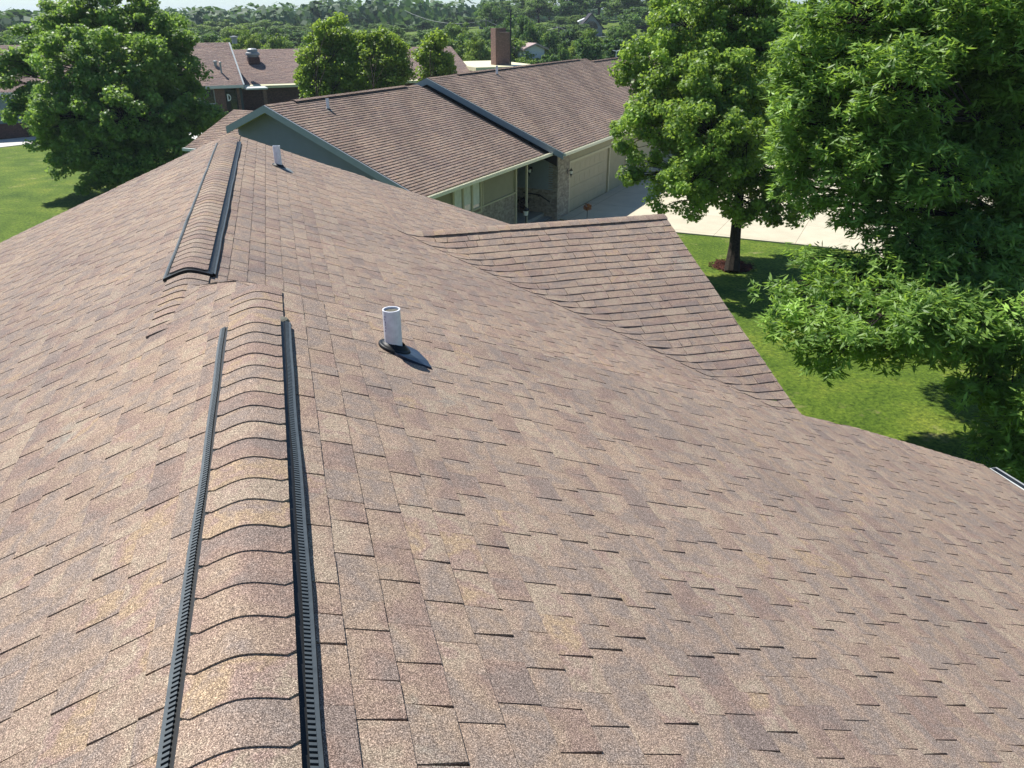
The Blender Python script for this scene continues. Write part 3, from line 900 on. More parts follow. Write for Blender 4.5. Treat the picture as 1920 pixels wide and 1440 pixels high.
def leaves(par, name, centers, r, per, size, shape, mat, seed, flat=.7, up=.55, droop=.3, whorl=False, crown=None):
    rs = np.random.RandomState(seed)
    Cc = np.array([tuple(c) for c in centers]); m = len(Cc)
    rr = r * rs.uniform(.6, 1.35, m)
    if whorl:
        nt = per // 8
        d = rs.normal(size=(m, nt, 3)); d /= np.linalg.norm(d, axis=2, keepdims=True); d[:, :, 2] = d[:, :, 2] * .75 + .1
        rad = rs.uniform(.35, 1.0, (m, nt, 1)) ** .6
        tip = Cc[:, None, :] + d * rad * rr[:, None, None] * np.array([1, 1, flat])
        tip = tip.reshape(-1, 3); dd = d.reshape(-1, 3)
        q = 8
        ang = rs.uniform(0, 2 * np.pi, (len(tip), q)) ; 
        dd = dd + np.array([0, 0, .15]); dd /= np.linalg.norm(dd, axis=1, keepdims=True)
        ref = rs.normal(size=dd.shape); A = np.cross(dd, ref); A /= np.linalg.norm(A, axis=1, keepdims=True); Bb = np.cross(dd, A)
        L = (np.cos(ang)[:, :, None] * A[:, None, :] + np.sin(ang)[:, :, None] * Bb[:, None, :]) * rs.uniform(.5, 1.0, (len(tip), q, 1)) + dd[:, None, :] * rs.uniform(.1, .9, (len(tip), q, 1)) + np.array([0, 0, -.22])
        L /= np.linalg.norm(L, axis=2, keepdims=True)
        C = tip[:, None, :] + L * size * .55 - dd[:, None, :] * rs.uniform(0, .12, (len(tip), q, 1))
        T = L.reshape(-1, 3); C = C.reshape(-1, 3)
        Nn = rs.normal(size=C.shape) * .45 + np.array([0, 0, up + .35]) + np.repeat(dd, q, 0) * .35
        tb = np.repeat(np.clip(rs.normal(.45, .2, m), 0, 1), nt * q)
    else:
        d = rs.normal(size=(m, per, 3)); d /= np.linalg.norm(d, axis=2, keepdims=True)
        rad = rs.uniform(.15, 1.0, (m, per, 1)) ** .55
        C = (Cc[:, None, :] + d * rad * rr[:, None, None] * np.array([1, 1, flat])).reshape(-1, 3)
        dd = d.reshape(-1, 3)
        Nn = rs.normal(size=C.shape) * .55 + np.array([0, 0, up]) + dd * .55
        T = dd * .8 + rs.normal(size=C.shape) * .5 + np.array([0, 0, -droop])
        tb = np.repeat(np.clip(rs.normal(.42, .2, m), 0, 1), per)
    tint = np.clip(tb + rs.normal(0, .16, len(C)), 0, 1)
    V, k, n = leaf_arrays(C, Nn, T, size, shape, rs)
    return leaf_object(par, name, V, k, n, tint, mat)


def grow(base, top, r0, blobs, nclump, rs, shell=.5, limb_r=.07, twigs=True, fork=.32):
    """trunk + limbs into every blob + twigs to each clump; returns clump centres, wood mesh"""
    w = MB(); base = Vector(base); top = Vector(top)
    ax = []
    K = 9
    for i in range(K + 1):
        t = i / K; p = base.lerp(top, t)
        p += Vector((math.sin(t * 5 + r0 * 40), math.cos(t * 4 + r0 * 30), 0)) * .10 * t * (1 - t) * 4 * (top - base).length / 8
        ax.append(p)
    rads = [r0 * (1.35 if i == 0 else 1.0 - .82 * i / K) for i in range(K + 1)]
    w.tube(ax, rads, 10)
    cl = []; wt = np.array([b[1] * b[3] + b[2] * b[3] for b in blobs]); wt = wt / wt.sum()
    cnt = np.maximum(1, (wt * nclump).astype(int))
    H = top.z - base.z
    for b, c in zip(blobs, cnt):
        ctr, rx, ry, rz = Vector(b[0]), b[1], b[2], b[3]
        zf = min(max((ctr.z - base.z) / H - .22 - .1 * rs.rand(), fork), .93)
        i = zf * K; i0 = int(i); st_ = ax[i0].lerp(ax[min(K, i0 + 1)], i - i0)
        mid = st_.lerp(ctr, .5) + Vector((rs.normal() * .1, rs.normal() * .1, .12 * (ctr - st_).length * .6))
        lr = min(limb_r, rads[i0] * .6)
        w.tube([st_, st_.lerp(mid, .55) + Vector((0, 0, .05)), mid, ctr], [lr, lr * .8, lr * .6, lr * .3], 6)
        for _ in range(c):
            d = Vector(rs.normal(size=3)); d.normalize()
            rad = shell + (1 - shell) * rs.rand() ** .6
            p = ctr + Vector((d.x * rx, d.y * ry, d.z * rz)) * rad
            if p.z < base.z + .5: continue
            cl.append(p)
            if twigs:
                a = mid.lerp(ctr, rs.rand())
                w.tube([a, a.lerp(p, .5) + Vector((0, 0, .06)), p], [lr * .28, lr * .2, .006], 4, cap=False)
    return cl, w


def near_tree(name, label, cat, bpx, bZ, blobpx, nclump, per, size, r, shape, mat, seed, r0=.16, whorl=False, toppx=None, group=None, limb_r=.07, shell=.5, up=.55):
    base = at(bpx, 720, bZ); 
    # slide along depth so that the base is on the ground
    X = (bpx - 960) / FPX * bZ; f = (bZ - GZ * ST) / CT
    base = Vector((X * CA + f * SA, -X * SA + f * CA, 0))
    rs = np.random.RandomState(seed)
    blobs = []
    for (px, py, Z, rx, ry) in blobpx:
        c = at(px, py, Z); s = Z / FPX
        blobs.append((c, rx * s, rx * s * .9, ry * s / .93))
    tz = max(b[0].z for b in blobs)
    tp = at(*toppx) if toppx else Vector((base.x, base.y, tz))
    t = thing(name, base, label, cat, group)
    cl, w = grow(base, tp, r0, blobs, nclump, rs, limb_r=limb_r, shell=shell)
    w.build('trunk', M_BARK, t)
    leaves(t, 'crown', cl, r, per, size, shape, mat, seed + 1, whorl=whorl, up=up)
    return t


near_tree('maple_tree', 'big broad maple tree on the lawn left of the main roof', 'tree', 262, 38.5,
          [(px, py, Z * 1.44, rx, ry) for (px, py, Z, rx, ry) in [(8, 112, 26, 14, 10), (42, 62, 26.5, 16, 12), (12, 150, 26, 16, 12), (100, 12, 27, 22, 14), (150, -5, 27, 22, 16), (268, 8, 27, 22, 14), (345, 72, 26.5, 20, 16), (368, 130, 26.5, 16, 10), (375, 165, 27, 14, 12), (408, 208, 27, 12, 10), (112, 310, 25.5, 20, 12), (165, 345, 25.6, 22, 12), (268, 348, 26, 22, 10), (30, 215, 26, 22, 14), (205, 20, 27, 75, 55), (120, 55, 27, 55, 45), (285, 60, 27, 60, 50), (60, 105, 26.5, 45, 28), (30, 135, 26.5, 30, 20), (150, 120, 25.5, 80, 60), (240, 130, 26, 90, 70), (325, 130, 27, 42, 50), (70, 190, 26.5, 45, 36), (130, 210, 25.5, 75, 50), (240, 220, 25.6, 95, 70), (335, 220, 26.5, 55, 42), (385, 222, 27, 27, 22), (205, 290, 26, 75, 42), (290, 285, 26, 70, 45), (255, 322, 26, 50, 26), (150, 270, 26, 45, 35), (195, 318, 26, 40, 24), (320, 320, 26, 40, 25), (180, 250, 27, 110, 60)]],
          1150, 130, .155, .45, 'maple', L_MAPLEL, 11, r0=.20, toppx=(238, 110, 38.5))
near_tree('maple_tree', 'round-crowned maple tree whose trunk stands in red mulch beside the driveway', 'tree', 1372, 27.4,
          [(1330, 250, 24.2, 80, 70), (1300, 335, 24.2, 60, 36), (1400, 270, 23.8, 70, 60), (1350, 150, 24.5, 70, 60), (1350, -60, 26.5, 100, 60), (1270, 40, 26.5, 62, 50), (1400, 50, 26, 85, 65), (1195, 125, 26.5, 36, 45), (1255, 130, 26, 70, 55), (1200, 235, 26, 58, 50), (1280, 210, 25.5, 80, 65), (1370, 190, 25, 90, 75), (1450, 160, 26, 60, 90), (1235, 325, 26, 66, 42), (1320, 300, 25.5, 80, 60), (1420, 300, 25.5, 70, 70), (1290, 375, 26, 70, 24), (1390, 385, 25.8, 55, 24), (1470, 370, 26, 50, 50), (1340, 150, 27.5, 110, 110), (1420, 110, 26, 60, 60), (1400, 0, 26.5, 70, 50)],
          950, 140, .112, .38, 'maple', L_MAPLE, 21, r0=.21, toppx=(1425, 40, 26.9))
near_tree('oak_tree', 'largest tree, long drooping narrow leaves, filling the right edge of the photo', 'tree', 2010, 19.0,
          [(1720, 470, 15.1, 80, 45), (1820, 465, 15.4, 80, 50), (1905, 500, 15.1, 60, 60), (1860, 560, 14.7, 75, 45), (1930, 400, 16, 60, 60), (1495, 230, 15.8, 42, 60), (1500, 120, 15.8, 45, 50), (1940, 880, 13.5, 50, 50), (1985, 760, 13.1, 60, 70), (1620, 20, 16, 130, 80), (1790, 30, 15.5, 130, 90), (1920, 60, 15, 100, 110), (1560, 140, 16, 90, 65), (1670, 170, 15, 110, 80), (1800, 200, 16.7, 100, 80), (1900, 240, 16.2, 80, 80),
           (1530, 270, 16, 75, 55), (1620, 300, 15.5, 90, 60), (1740, 320, 15, 95, 55), (1850, 330, 16, 80, 55), (1500, 350, 16.5, 45, 30), (1590, 385, 16, 75, 35),
           (1670, 450, 15.6, 85, 40), (1560, 510, 15.6, 85, 32), (1480, 555, 15.6, 42, 18), (1640, 545, 15.1, 100, 50), (1490, 600, 15.1, 50, 24), (1580, 620, 14.9, 80, 38), (1700, 590, 14.7, 85, 55), (1790, 530, 15.1, 60, 42),
           (1540, 668, 14.9, 50, 16), (1650, 660, 14.9, 60, 20), (1790, 630, 14.5, 70, 50), (1880, 640, 14.3, 60, 50), (1850, 720, 14.1, 55, 38), (1900, 770, 14.1, 55, 50), (1880, 830, 14.3, 45, 30), (1890, 130, 18, 160, 140), (1700, 250, 17.5, 150, 110), (1600, 120, 18, 130, 110), (1850, 420, 17, 90, 50), (1750, 400, 17.5, 80, 40), (1930, 480, 15.9, 60, 90), (1640, 600, 13.9, 100, 40), (1760, 600, 13.9, 90, 50), (1850, 600, 13.9, 80, 60)],
          1750, 112, .18, .46, 'long', L_OAK, 31, r0=.26, whorl=True, toppx=(1960, -60, 17), limb_r=.10)
near_tree('young_tree', 'tallest of the slender trees behind the sage gable, left of the pair', 'tree', 612, 45,
          [(580, 145, 45, 22, 25), (580, 110, 45, 18, 20), (660, 130, 45, 22, 28), (665, 170, 45, 26, 22), (625, 40, 45, 20, 18), (605, 70, 45, 32, 25), (640, 85, 45, 26, 30), (600, 120, 45, 34, 30), (640, 140, 45, 34, 35), (600, 165, 45, 32, 25), (650, 180, 45, 25, 25)], 330, 90, .16, .45, 'oval', L_COL, 41, r0=.06, limb_r=.03)
near_tree('young_tree', 'middle bushy slender tree behind the sage gable roof ridge', 'tree', 712, 45,
          [(670, 100, 45, 20, 22), (752, 140, 45, 20, 25), (745, 100, 45, 18, 18), (690, 80, 45, 26, 22), (725, 78, 45, 24, 20), (700, 115, 45, 38, 30), (735, 120, 45, 26, 35), (690, 155, 45, 32, 28), (735, 160, 45, 28, 25)], 300, 90, .16, .45, 'oval', L_COL, 43, r0=.06, limb_r=.03)
near_tree('young_tree', 'narrow dark columnar tree just left of the raised roof peak', 'tree', 816, 46,
          [(798, 100, 46, 20, 20), (838, 130, 46, 16, 22), (812, 78, 46, 24, 18), (818, 105, 46, 26, 25), (820, 135, 46, 28, 28), (808, 150, 46, 24, 25)], 170, 90, .16, .42, 'oval', L_COL, 45, r0=.05, limb_r=.03)
near_tree('sapling', 'small sapling with a thin trunk on the lawn edge by the walkway', 'tree', 78, 54,
          [(70, 222, 54, 30, 22), (45, 205, 54, 20, 16), (80, 195, 54, 25, 18), (95, 235, 54, 18, 14)], 60, 50, .2, .4, 'oval', L_MAPLEL, 47, r0=.07)

c0 = NF(31.0, -14.75, .30)
plant('potted_plant', c0, 'dark potted plant on the porch below the handrail', 'plant', L_PLUM, .28, .5, 140, .09, seed=3)
oc = at(1101, 405, 30); oc.z = 0
ob_ = onz(1100, 425, 0)
plant('orange_shrub', ob_, 'small orange-leaved shrub at the edge of the shaded driveway', 'shrub', L_ORA, .16, .85, 90, .10, pot=False, seed=4)
lp = NF(28.4, -13.4, 0); lt = thing('lamp_post', lp, 'black lantern on a short post beside the brick wainscot corner', 'lamp')
m = MB(); m.tube([lp, Vector(lp) + Vector((0, 0, .8))], .025, 8); m.build('post', M_DARKM, lt)
m = MB(); m.lathe(Vector(lp) + Vector((0, 0, .8)), [(.03, 0), (.08, .03), (.11, .25), (.14, .28), (.05, .36), (.01, .42)], 8); m.build('lantern', M_DARKM, lt)
m = MB(); m.lathe(Vector(lp) + Vector((0, 0, .8)), [(.085, .05), (.112, .24)], 8); m.build('glass', M_CURT, lt)

# ------------------------------------------------------------------ school
US = Vector((.9886, .1504)); NS = Vector((-.1504, .9886))


def SF(a, n, z): return (a * US.x + n * NS.x, a * US.y + n * NS.y, z)


def son(px, py, n):         # pixel on the vertical plane n=const -> (a, z)
    p = at(px, py, 1.0); r = Vector((p.x, p.y)); t = n / r.dot(NS)
    return r.dot(US) * t, GZ + (p.z - GZ) * t


school = thing('school_building', (-5, 72, 0), 'long low brick building with brown roofs and a white D door sign beyond the trees', 'building')
n0 = 69.9
a_end, _ = son(456, 160, n0 - .5); zE = 3.23
_, zr1 = son(400, 80, n0 + 5.6)
rs2 = random.Random(3)


def sroof(a0, a1, nn, z0, run, z1, name='roof'):
    sl_ = (z1 - z0) / run
    M = lambda s, t, h: SF(s, nn + run - t, z1 - sl_ * t + h)
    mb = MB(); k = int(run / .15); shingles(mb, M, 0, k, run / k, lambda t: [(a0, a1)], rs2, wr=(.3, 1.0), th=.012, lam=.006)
    mb.box(lambda a, b, c: SF(a, nn + run - b, z1 - sl_ * b + c), a0, a1, 0, run, -.15, -.02)
    mb.box(lambda a, b, c: SF(a, nn + run + b, z1 - sl_ * b + c), a0, a1, 0, run, -.15, -.0)
    return mb.build(name, M_SHS, school)


sroof(-45, a_end, n0 - .5, zE, 6.1, zr1)
m = MB(); m.box(SF, -45, a_end, n0 - .56, n0 - .5, zE - .22, zE - .01); m.build('fascia', M_WFAS, school)
m = MB()
sl_ = (zr1 - zE) / 6.1
for sg in (-1, 1):
    m.hexa([SF(a_end + da, n0 + 5.6 + sg * t, zr1 - sl_ * t + h) for h in (.02, -.35) for (da, t) in ((0.002, 0), (.002, 6.1), (.12, 6.1), (.12, 0))])
m.build('rake_board', M_GREYT, school)
m = MB(); m.prism([SF(a_end - .3, n0, 0), SF(a_end - .3, n0 + 11.2, 0), SF(a_end - .3, n0 + 11.2, zE - .1), SF(a_end - .3, n0 + 5.6, zr1 - .2), SF(a_end - .3, n0, zE - .1)], Vector(SF(.2, 0, 0)))
m.build('gable_wall', M_DWALL, school)
aD0, _ = son(424, 190, n0); aD1, _ = son(446, 190, n0); aP, _ = son(40, 200, n0 - .3)
m = MB(); m.box(SF, aP, a_end - .3, n0, n0 + .3, 0, zE - .05); m.build('brick_wall', M_BRKR, school)
m = MB(); m.box(SF, -45, aP, n0 - .0, n0 + .3, 1.05, zE - .05)
for k in range(40): m.box(SF, aP - .3 - .55 * k, aP - .26 - .55 * k, n0 - .03, n0 - .001, 1.05, zE - .05)
m.build('panel_wall', M_PANEL, school)
m = MB(); m.box(SF, -45, aP, n0 - .25, n0 + .3, 0, 1.04); m.build('brick_wall', M_BRKD, school)
# windows & door D
for (x0, x1) in ((381, 403),):
    w0, _ = son(x0, 180, n0); w1, _ = son(x1, 180, n0)
    f = MB(); f.box(SF, w0, w1, n0 - .06, n0 - .005, .9, 2.95); wo = f.build('window', M_GREYM, school)
    f = MB(); f.box(SF, w0 + .08, w1 - .08, n0 - .075, n0 - .065, 1.9, 2.9); f.box(SF, w0 + .08, w1 - .08, n0 - .075, n0 - .065, .98, 1.8); f.build('pane', M_DGLASS, wo)
f = MB(); f.box(SF, aD0, aD1, n0 - .06, n0 - .005, .02, 2.95); dO = f.build('door', M_DARKM, school)
f = MB(); f.box(SF, aD0 + .08, aD1 - .08, n0 - .075, n0 - .065, 2.2, 2.88); f.box(SF, aD0 + .35, aD1 - .1, n0 - .075, n0 - .065, .5, 2.1); f.build('pane', M_DGLASS, dO)
ds_ = MB(); q, _ = son(373, 180, n0); ds_.box(SF, q, q + .09, n0 - .12, n0 - .03, 0, zE - .2); ds_.build('downspout', M_WFAS, school)
# letter D
ad, zd = son(430, 183, n0 - .12)
D = MB(); nD = n0 - .12; zt_ = zd + .27; zb_ = zd - .27
D.box(SF, ad - .16, ad - .07, nD, nD + .03, zb_, zt_)
arc = []
for k in range(11):
    an = -math.pi / 2 + math.pi * k / 10
    arc.append((math.cos(an), math.sin(an)))
for k in range(10):
    (c1, s1), (c2, s2) = arc[k], arc[k + 1]
    P = lambda c, s, r, n_: SF(ad - .0701 + c * r * .78, n_, zd + s * r)
    D.hexa([P(c1, s1, .27, nD), P(c2, s2, .27, nD), P(c2, s2, .18, nD), P(c1, s1, .18, nD), P(c1, s1, .27, nD + .03), P(c2, s2, .27, nD + .03), P(c2, s2, .18, nD + .03), P(c1, s1, .18, nD + .03)])
D.build('letter_sign', M_SIGNW, dO)
# middle wing
NM = n0 + 3.2
a2, _ = son(889, 138, NM + .5); _, zE2 = son(575, 155, NM); _, zr2 = son(575, 91, NM + 6.6)
sroof(a_end + .2, a2, NM, zE2, 6.6, zr2)
m = MB(); m.hexa([SF(a, n_, z_) for (n_, z_) in ((NM + .3, zE2 + .06), (NM - .35, zE2 - .10)) for a in (a_end + .2, a2)][0:2] + [SF(a2, NM - .35, zE2 - .10), SF(a_end + .2, NM - .35, zE2 - .10)] + [SF(a_end + .2, NM + .3, zE2 - .2), SF(a2, NM + .3, zE2 - .2), SF(a2, NM - .35, zE2 - .3), SF(a_end + .2, NM - .35, zE2 - .3)]); m.build('fascia', M_YFAS, school)
m = MB(); m.box(SF, a_end - .05, a2 - .4, NM + .5, NM + .8, 0, zE2 - .1); m.build('brick_wall', M_BRKD, school)
m = MB(); ac, _ = son(459, 164, n0); ac2, _ = son(499, 164, n0); m.box(SF, ac, ac2, n0 - .9, n0 + .8, 2.86, 2.98); m.build('entry_canopy', M_WFAS, school)
m = MB(); m.box(SF, ac2 - .35, ac2 - .1, n0 - .6, n0 - .35, 0, 2.86); m.build('canopy_post', M_BRKR, school)
m = MB(); m.box(SF, a2 - .4, a2 - .2, NM + .5, NM + 12.5, 0, zE2); m.build('gable_wall', M_BRKR, school)
# roof ventilator
hn = NM + 4.1; ha, _ = son(475, 112, hn); hz = zE2 + (zr2 - zE2) * (hn - NM) / 6.6
m = MB(); m.box(SF, ha - .5, ha + .5, hn - .5, hn + .5, hz - .3, hz + .42); hv = m.build('roof_ventilator', M_BRKD, school)
m = MB(); m.lathe(SF(ha, hn, hz + .42), [(.5, 0), (.52, .12), (.62, .16), (.60, .34), (.44, .40), (.46, .46), (.44, .62), (.30, .70), (.01, .72)], 18); m.build('ventilator_hood', M_GREYM, hv)
for (px, py, nn, h, r) in ((417, 148, n0 + 1.2, .8, .07), (406, 134, n0 + 2.2, .35, .12), (440, 80, n0 + 5.6, .45, .22)):
    a, _ = son(px, py, nn); z = zE + sl_ * (nn - n0 + .5)
    m = MB(); m.lathe(SF(a, nn, z - .1), [(r, 0), (r, h), (r * 1.5, h + .02), (r * 1.5, h + .12), (.01, h + .17)], 10); m.build('roof_pipe', M_GREYM if r < .1 or r > .2 else M_GREYM, school)
# flat link and chimney
a3, _ = son(886, 130, n0 + 4); a4, _ = son(1010, 130, n0 + 4)
m = MB(); m.box(SF, a3, a4, n0 + 3, n0 + 14, 0, 3.5); m.build('flat_wing', M_BRKD, school)
m = MB(); m.box(SF, a3 - .1, a4, n0 + 2.9, n0 + 14.1, 3.5, 3.85); m.build('parapet', M_YFAS, school)
cn = n0 + 5.5
ca0, czt = son(929, 53, cn); ca1, _ = son(956, 53, cn)
m = MB(); m.box(SF, ca0, ca1, cn, cn + 1.2, 3.6, czt - .35); ch = m.build('chimney', M_BRKR, school)
m = MB(); m.box(SF, ca0, ca0 + .42, cn + .001, cn + 1.2, czt - .35, czt); m.box(SF, ca0 + .42, ca1, cn + .9, cn + 1.2, czt - .35, czt); m.build('chimney_rim', M_BRKR, ch)
m = MB(); m.box(SF, ca1 + .05, ca1 + .15, cn, cn + .1, 3.6, czt + 1.6); m.build('mast', M_DARKM, ch)

# ------------------------------------------------------------------ ground
HC = at(1190, 31, 210); HC2 = at(300, 31, 500)


def gh(x, y):
    d = math.hypot(x - HC.x, y - HC.y); h = 7.5 * math.exp(-(d / 85) ** 2) * sst(85, 140, math.hypot(x, y))
    d2 = math.hypot(x, y)
    h += 1.2 * sst(500, 1600, d2) * (1 + .6 * math.sin(math.atan2(x, y) * 9 + 1) + .4 * math.sin(math.atan2(x, y) * 23))
    return h


gm = MB(); ring = [0, 12, 25, 40, 55, 70, 85, 100, 120, 140, 160, 180, 200, 225, 250, 280, 320, 380, 460, 560, 700, 900, 1200, 1600, 2200, 3000, 4200]
NA = 96; vs = [(0, 0, 0)]
for r in ring[1:]:
    for k in range(NA):
        an = 2 * math.pi * k / NA; x, y = r * math.sin(an), r * math.cos(an); vs.append((x, y, gh(x, y) if r > 60 else 0))
fs = [(0, 1 + (k + 1) % NA, 1 + k) for k in range(NA)]
for i in range(len(ring) - 2):
    for k in range(NA):
        a = 1 + i * NA + k; b = 1 + i * NA + (k + 1) % NA
        fs.append((a, b, b + NA, a + NA))
gm.add(vs, fs)
tag(gm.build('lawn', M_GRASS), 'green mown lawn and ground around the houses', kind='structure')

dv = MB(); pts = [onz(1050, 412, 0), onz(1150, 432, 0), onz(1265, 437, 0), onz(1360, 446, 0), onz(1500, 460, 0), onz(1590, 470, 0), onz(1720, 500, 0), onz(1950, 590, 0), onz(2300, 560, 0), onz(2300, 400, 0), onz(1700, 330, 0)]
pts = [Vector((p.x, p.y, 0)) for p in pts] + [Vector(NF(50.2, v3 + .0, 0)), Vector(NF(31.4, v3 + .0, 0))]
dv.add([(p.x, p.y, .05) for p in pts] + [(p.x, p.y, -.05) for p in pts], [tuple(range(len(pts)))] + [(i, (i + 1) % len(pts), len(pts) + (i + 1) % len(pts), len(pts) + i) for i in range(len(pts))])
tag(dv.build('driveway', M_CONC), 'pale concrete driveway in front of the garage', kind='structure')
sw = MB(); w = [onz(-200, 290), onz(0, 277), onz(60, 270), onz(100, 266), onz(240, 262), onz(420, 262), onz(420, 250), onz(240, 248), onz(100, 253), onz(0, 263), onz(-200, 272)]
sw.add([(p.x, p.y, .04) for p in w] + [(p.x, p.y, -.05) for p in w], [tuple(range(len(w)))] + [(i, (i + 1) % len(w), len(w) + (i + 1) % len(w), len(w) + i) for i in range(len(w))])
tag(sw.build('walkway', M_CONCW), 'pale concrete walkway along the school lawn', kind='structure')
pt = MB(); pt.box(NF, 22, 31.4, -14.1, -11.5, -.05, .03); tag(pt.build('path', M_PORCH), 'shaded concrete path to the porch', kind='structure')
mu = MB(); mc = onz(1372, 499); rr_ = random.Random(2); n = 26
mu.add([(mc.x, mc.y, .10)] + [(mc.x + math.cos(2 * math.pi * k / n) * (.72 + rr_.uniform(-.1, .1)), mc.y + math.sin(2 * math.pi * k / n) * (.72 + rr_.uniform(-.1, .1)), .012) for k in range(n)], [(0, 1 + k, 1 + (k + 1) % n) for k in range(n)])
for k in range(500):
    an = rr_.uniform(0, 6.28); r = rr_.uniform(.1, .85); c = Vector((mc.x + math.cos(an) * r, mc.y + math.sin(an) * r, .10 - .1 * r + rr_.uniform(0, .03)))
    d = Vector((rr_.uniform(-1, 1), rr_.uniform(-1, 1), rr_.uniform(-.3, .3))).normalized() * .05; e = Vector((-d.y, d.x, .01)) * .35
    mu.quad(c - d - e, c + d - e, c + d + e, c - d + e, rr_.random())
tag(mu.build('mulch_ring', M_MULCH), 'red brown bark mulch around the maple trunk', 'mulch', kind='stuff')

# ------------------------------------------------------------------ distant trees
def far_variant(seed, mat, h=8.0, wide=1.0, n=70, per=60, size=.42, conifer=False, trunk=True):
    rs = np.random.RandomState(seed); col = []
    t = bpy.data.objects.new('proto', None); ORG['proto'] = Vector((0, 0, 0))
    w = MB(); w.tube([(0, 0, 0), (.1, 0, h * .3), (0, .1, h * .8)], [.22, .17, .05], 7)
    cl = []
    if conifer:
        for _ in range(n):
            z = h * (.12 + .86 * rs.rand() ** 1.2); r = (1 - z / h) * h * .25 * wide * rs.uniform(.4, 1.0); a = rs.uniform(0, 6.28)
            cl.append((r * math.cos(a), r * math.sin(a), z))
    else:
        nb_ = 7; bl = [(rs.normal() * .17 * h * wide, rs.normal() * .17 * h * wide, h * rs.uniform(.38, .80), h * rs.uniform(.17, .27) * wide) for _ in range(nb_)]
        bl.append((0, 0, h * .55, h * .32 * wide)); bl.append((rs.normal() * .05 * h, 0, h * .82, h * .17))
        for _ in range(n):
            b = bl[rs.randint(len(bl))]; d = rs.normal(size=3); d /= np.linalg.norm(d); q = b[3] * rs.uniform(.6, 1.0)
            cl.append((b[0] + d[0] * q, b[1] + d[1] * q, max(.8, b[2] + d[2] * q * .9)))
            if rs.rand() < .4: w.tube([(0, 0, h * .35), (cl[-1][0] * .5, cl[-1][1] * .5, cl[-1][2] * .6 + h * .12), cl[-1]], [.07, .05, .02], 4, cap=False)
    return cl, w


PROTO = []


def proto(seed, mat, h, wide, n, per, size, rad, conifer=False):
    cl, w = far_variant(seed, mat, h, wide, n, conifer=conifer)
    hold = thing('hold', (0, 0, 0), None, None)
    tr = w.build('trunk', M_BARK, hold)
    cr = leaves(hold, 'crown', cl, rad, per, size, 'oval', mat, seed, up=.5 if not conifer else .1)
    PROTO.append((tr.data, cr.data, h))
    for o in (tr, cr, hold): bpy.data.objects.remove(o)


for sd in range(4): proto(100 + sd, L_FAR, 9.0, (1.0, 1.25, .85, 1.1)[sd], 110, 70, .42, .85)
for sd in range(2): proto(120 + sd, L_FARY, 8.0, (1.2, 1.0)[sd], 100, 70, .38, .8)
proto(130, L_SPR, 11.0, 1.0, 120, 60, .40, .6, conifer=True)
proto(131, L_PLUM, 8.0, 1.1, 90, 60, .40, .8)
fr = random.Random(77)


def far_tree(px, ytop, Z, kind, label, group=None, wpx=None, name='tree', sink=0.0):
    k = {'g': fr.choice([0, 1, 2, 3]), 'y': fr.choice([4, 5]), 's': 6, 'p': 7}[kind]
    trd, crd, h = PROTO[k]
    topz = at(px, ytop, Z).z; p = at(px, 60, Z)
    f = (Z) / CT
    X = (px - 960) / FPX * Z; gz = 0
    fw_ = (Z - (GZ - 4) * ST) / CT
    x, y = X * CA + fw_ * SA, -X * SA + fw_ * CA
    gz = gh(x, y) if math.hypot(x, y) > 60 else 0
    H = max(3.0, topz - gz); s = H / (h * 1.02)
    sx = s if wpx is None else min(max((wpx * Z / FPX) / (h * .78), s * .5), s * 2.2)
    o = thing(name, (x, y, gz), label, 'tree', group); o.scale = (sx, sx, s); o.rotation_euler = (0, 0, fr.uniform(0, 6.28))
    for nm, d in (('trunk', trd), ('crown', crd)):
        c = bpy.data.objects.new(nm, d); COL.objects.link(c); c.parent = o
    return o


G1 = 'trees of the woodland behind the school'
rowdefs = [(92, 100, 64, 9, 62), (130, 150, 50, 7, 55), (185, 205, 42, 6, 48), (250, 290, 36, 5, 40), (350, 420, 31, 4, 33)]
for Z0, Z1, yt, jy, step in rowdefs:
    x = -120
    while x < 1000:
        Z = fr.uniform(Z0, Z1)
        far_tree(x, yt + fr.uniform(-jy, jy), Z, fr.choice('gggggy' if Z0 > 100 else 'ggyyg'), 'green tree among the dense woodland behind the school', G1, wpx=step * fr.uniform(1.0, 1.6), name='woodland_tree')
        x += step * fr.uniform(.7, 1.15)
for i in range(52):
    px = fr.uniform(930, 1300); yb = fr.uniform(50, 100)
    far_tree(px, yb - 8 + fr.uniform(-8, 8), fr.choice((112, 125, 140, 155, 175)), fr.choice('ggy'), 'green tree scattered over the distant slope by the white houses', 'trees scattered over the distant slope', wpx=fr.uniform(35, 60), name='slope_tree')
G2 = 'tall trees on the rising ground behind the white house'
for i, (px, yt, Z, kd, wp) in enumerate([(1010, -10, 190, 'g', 70), (1060, -25, 185, 'g', 75), (1120, -30, 200, 'g', 90), (1175, -25, 180, 'g', 80), (1230, -30, 185, 'g', 90), (1290, -20, 190, 'g', 90), (1350, -10, 190, 'g', 90), (1030, 5, 220, 'p', 60), (1210, 10, 150, 'g', 70), (1260, 0, 140, 'g', 80), (1080, -20, 230, 's', 50), (975, 5, 230, 'g', 60)]):
    far_tree(px, yt, Z, kd, 'tall dark tree on the rise behind the distant houses', G2, wpx=wp, name='hill_tree')
far_tree(928, 0, 165, 'g', 'feathery tree standing above the horizon left of the hill trees', wpx=48, name='tall_tree')
far_tree(986, 22, 105, 'g', 'tall narrow green tree right behind the brick chimney', wpx=55, name='tall_tree')
far_tree(893, 66, 92, 'y', 'round yellow-green tree left of the brick chimney', wpx=60, name='round_tree')
far_tree(478, 66, 95, 'y', 'low yellow-green round tree above the ventilator on the school roof', wpx=50, name='round_tree')
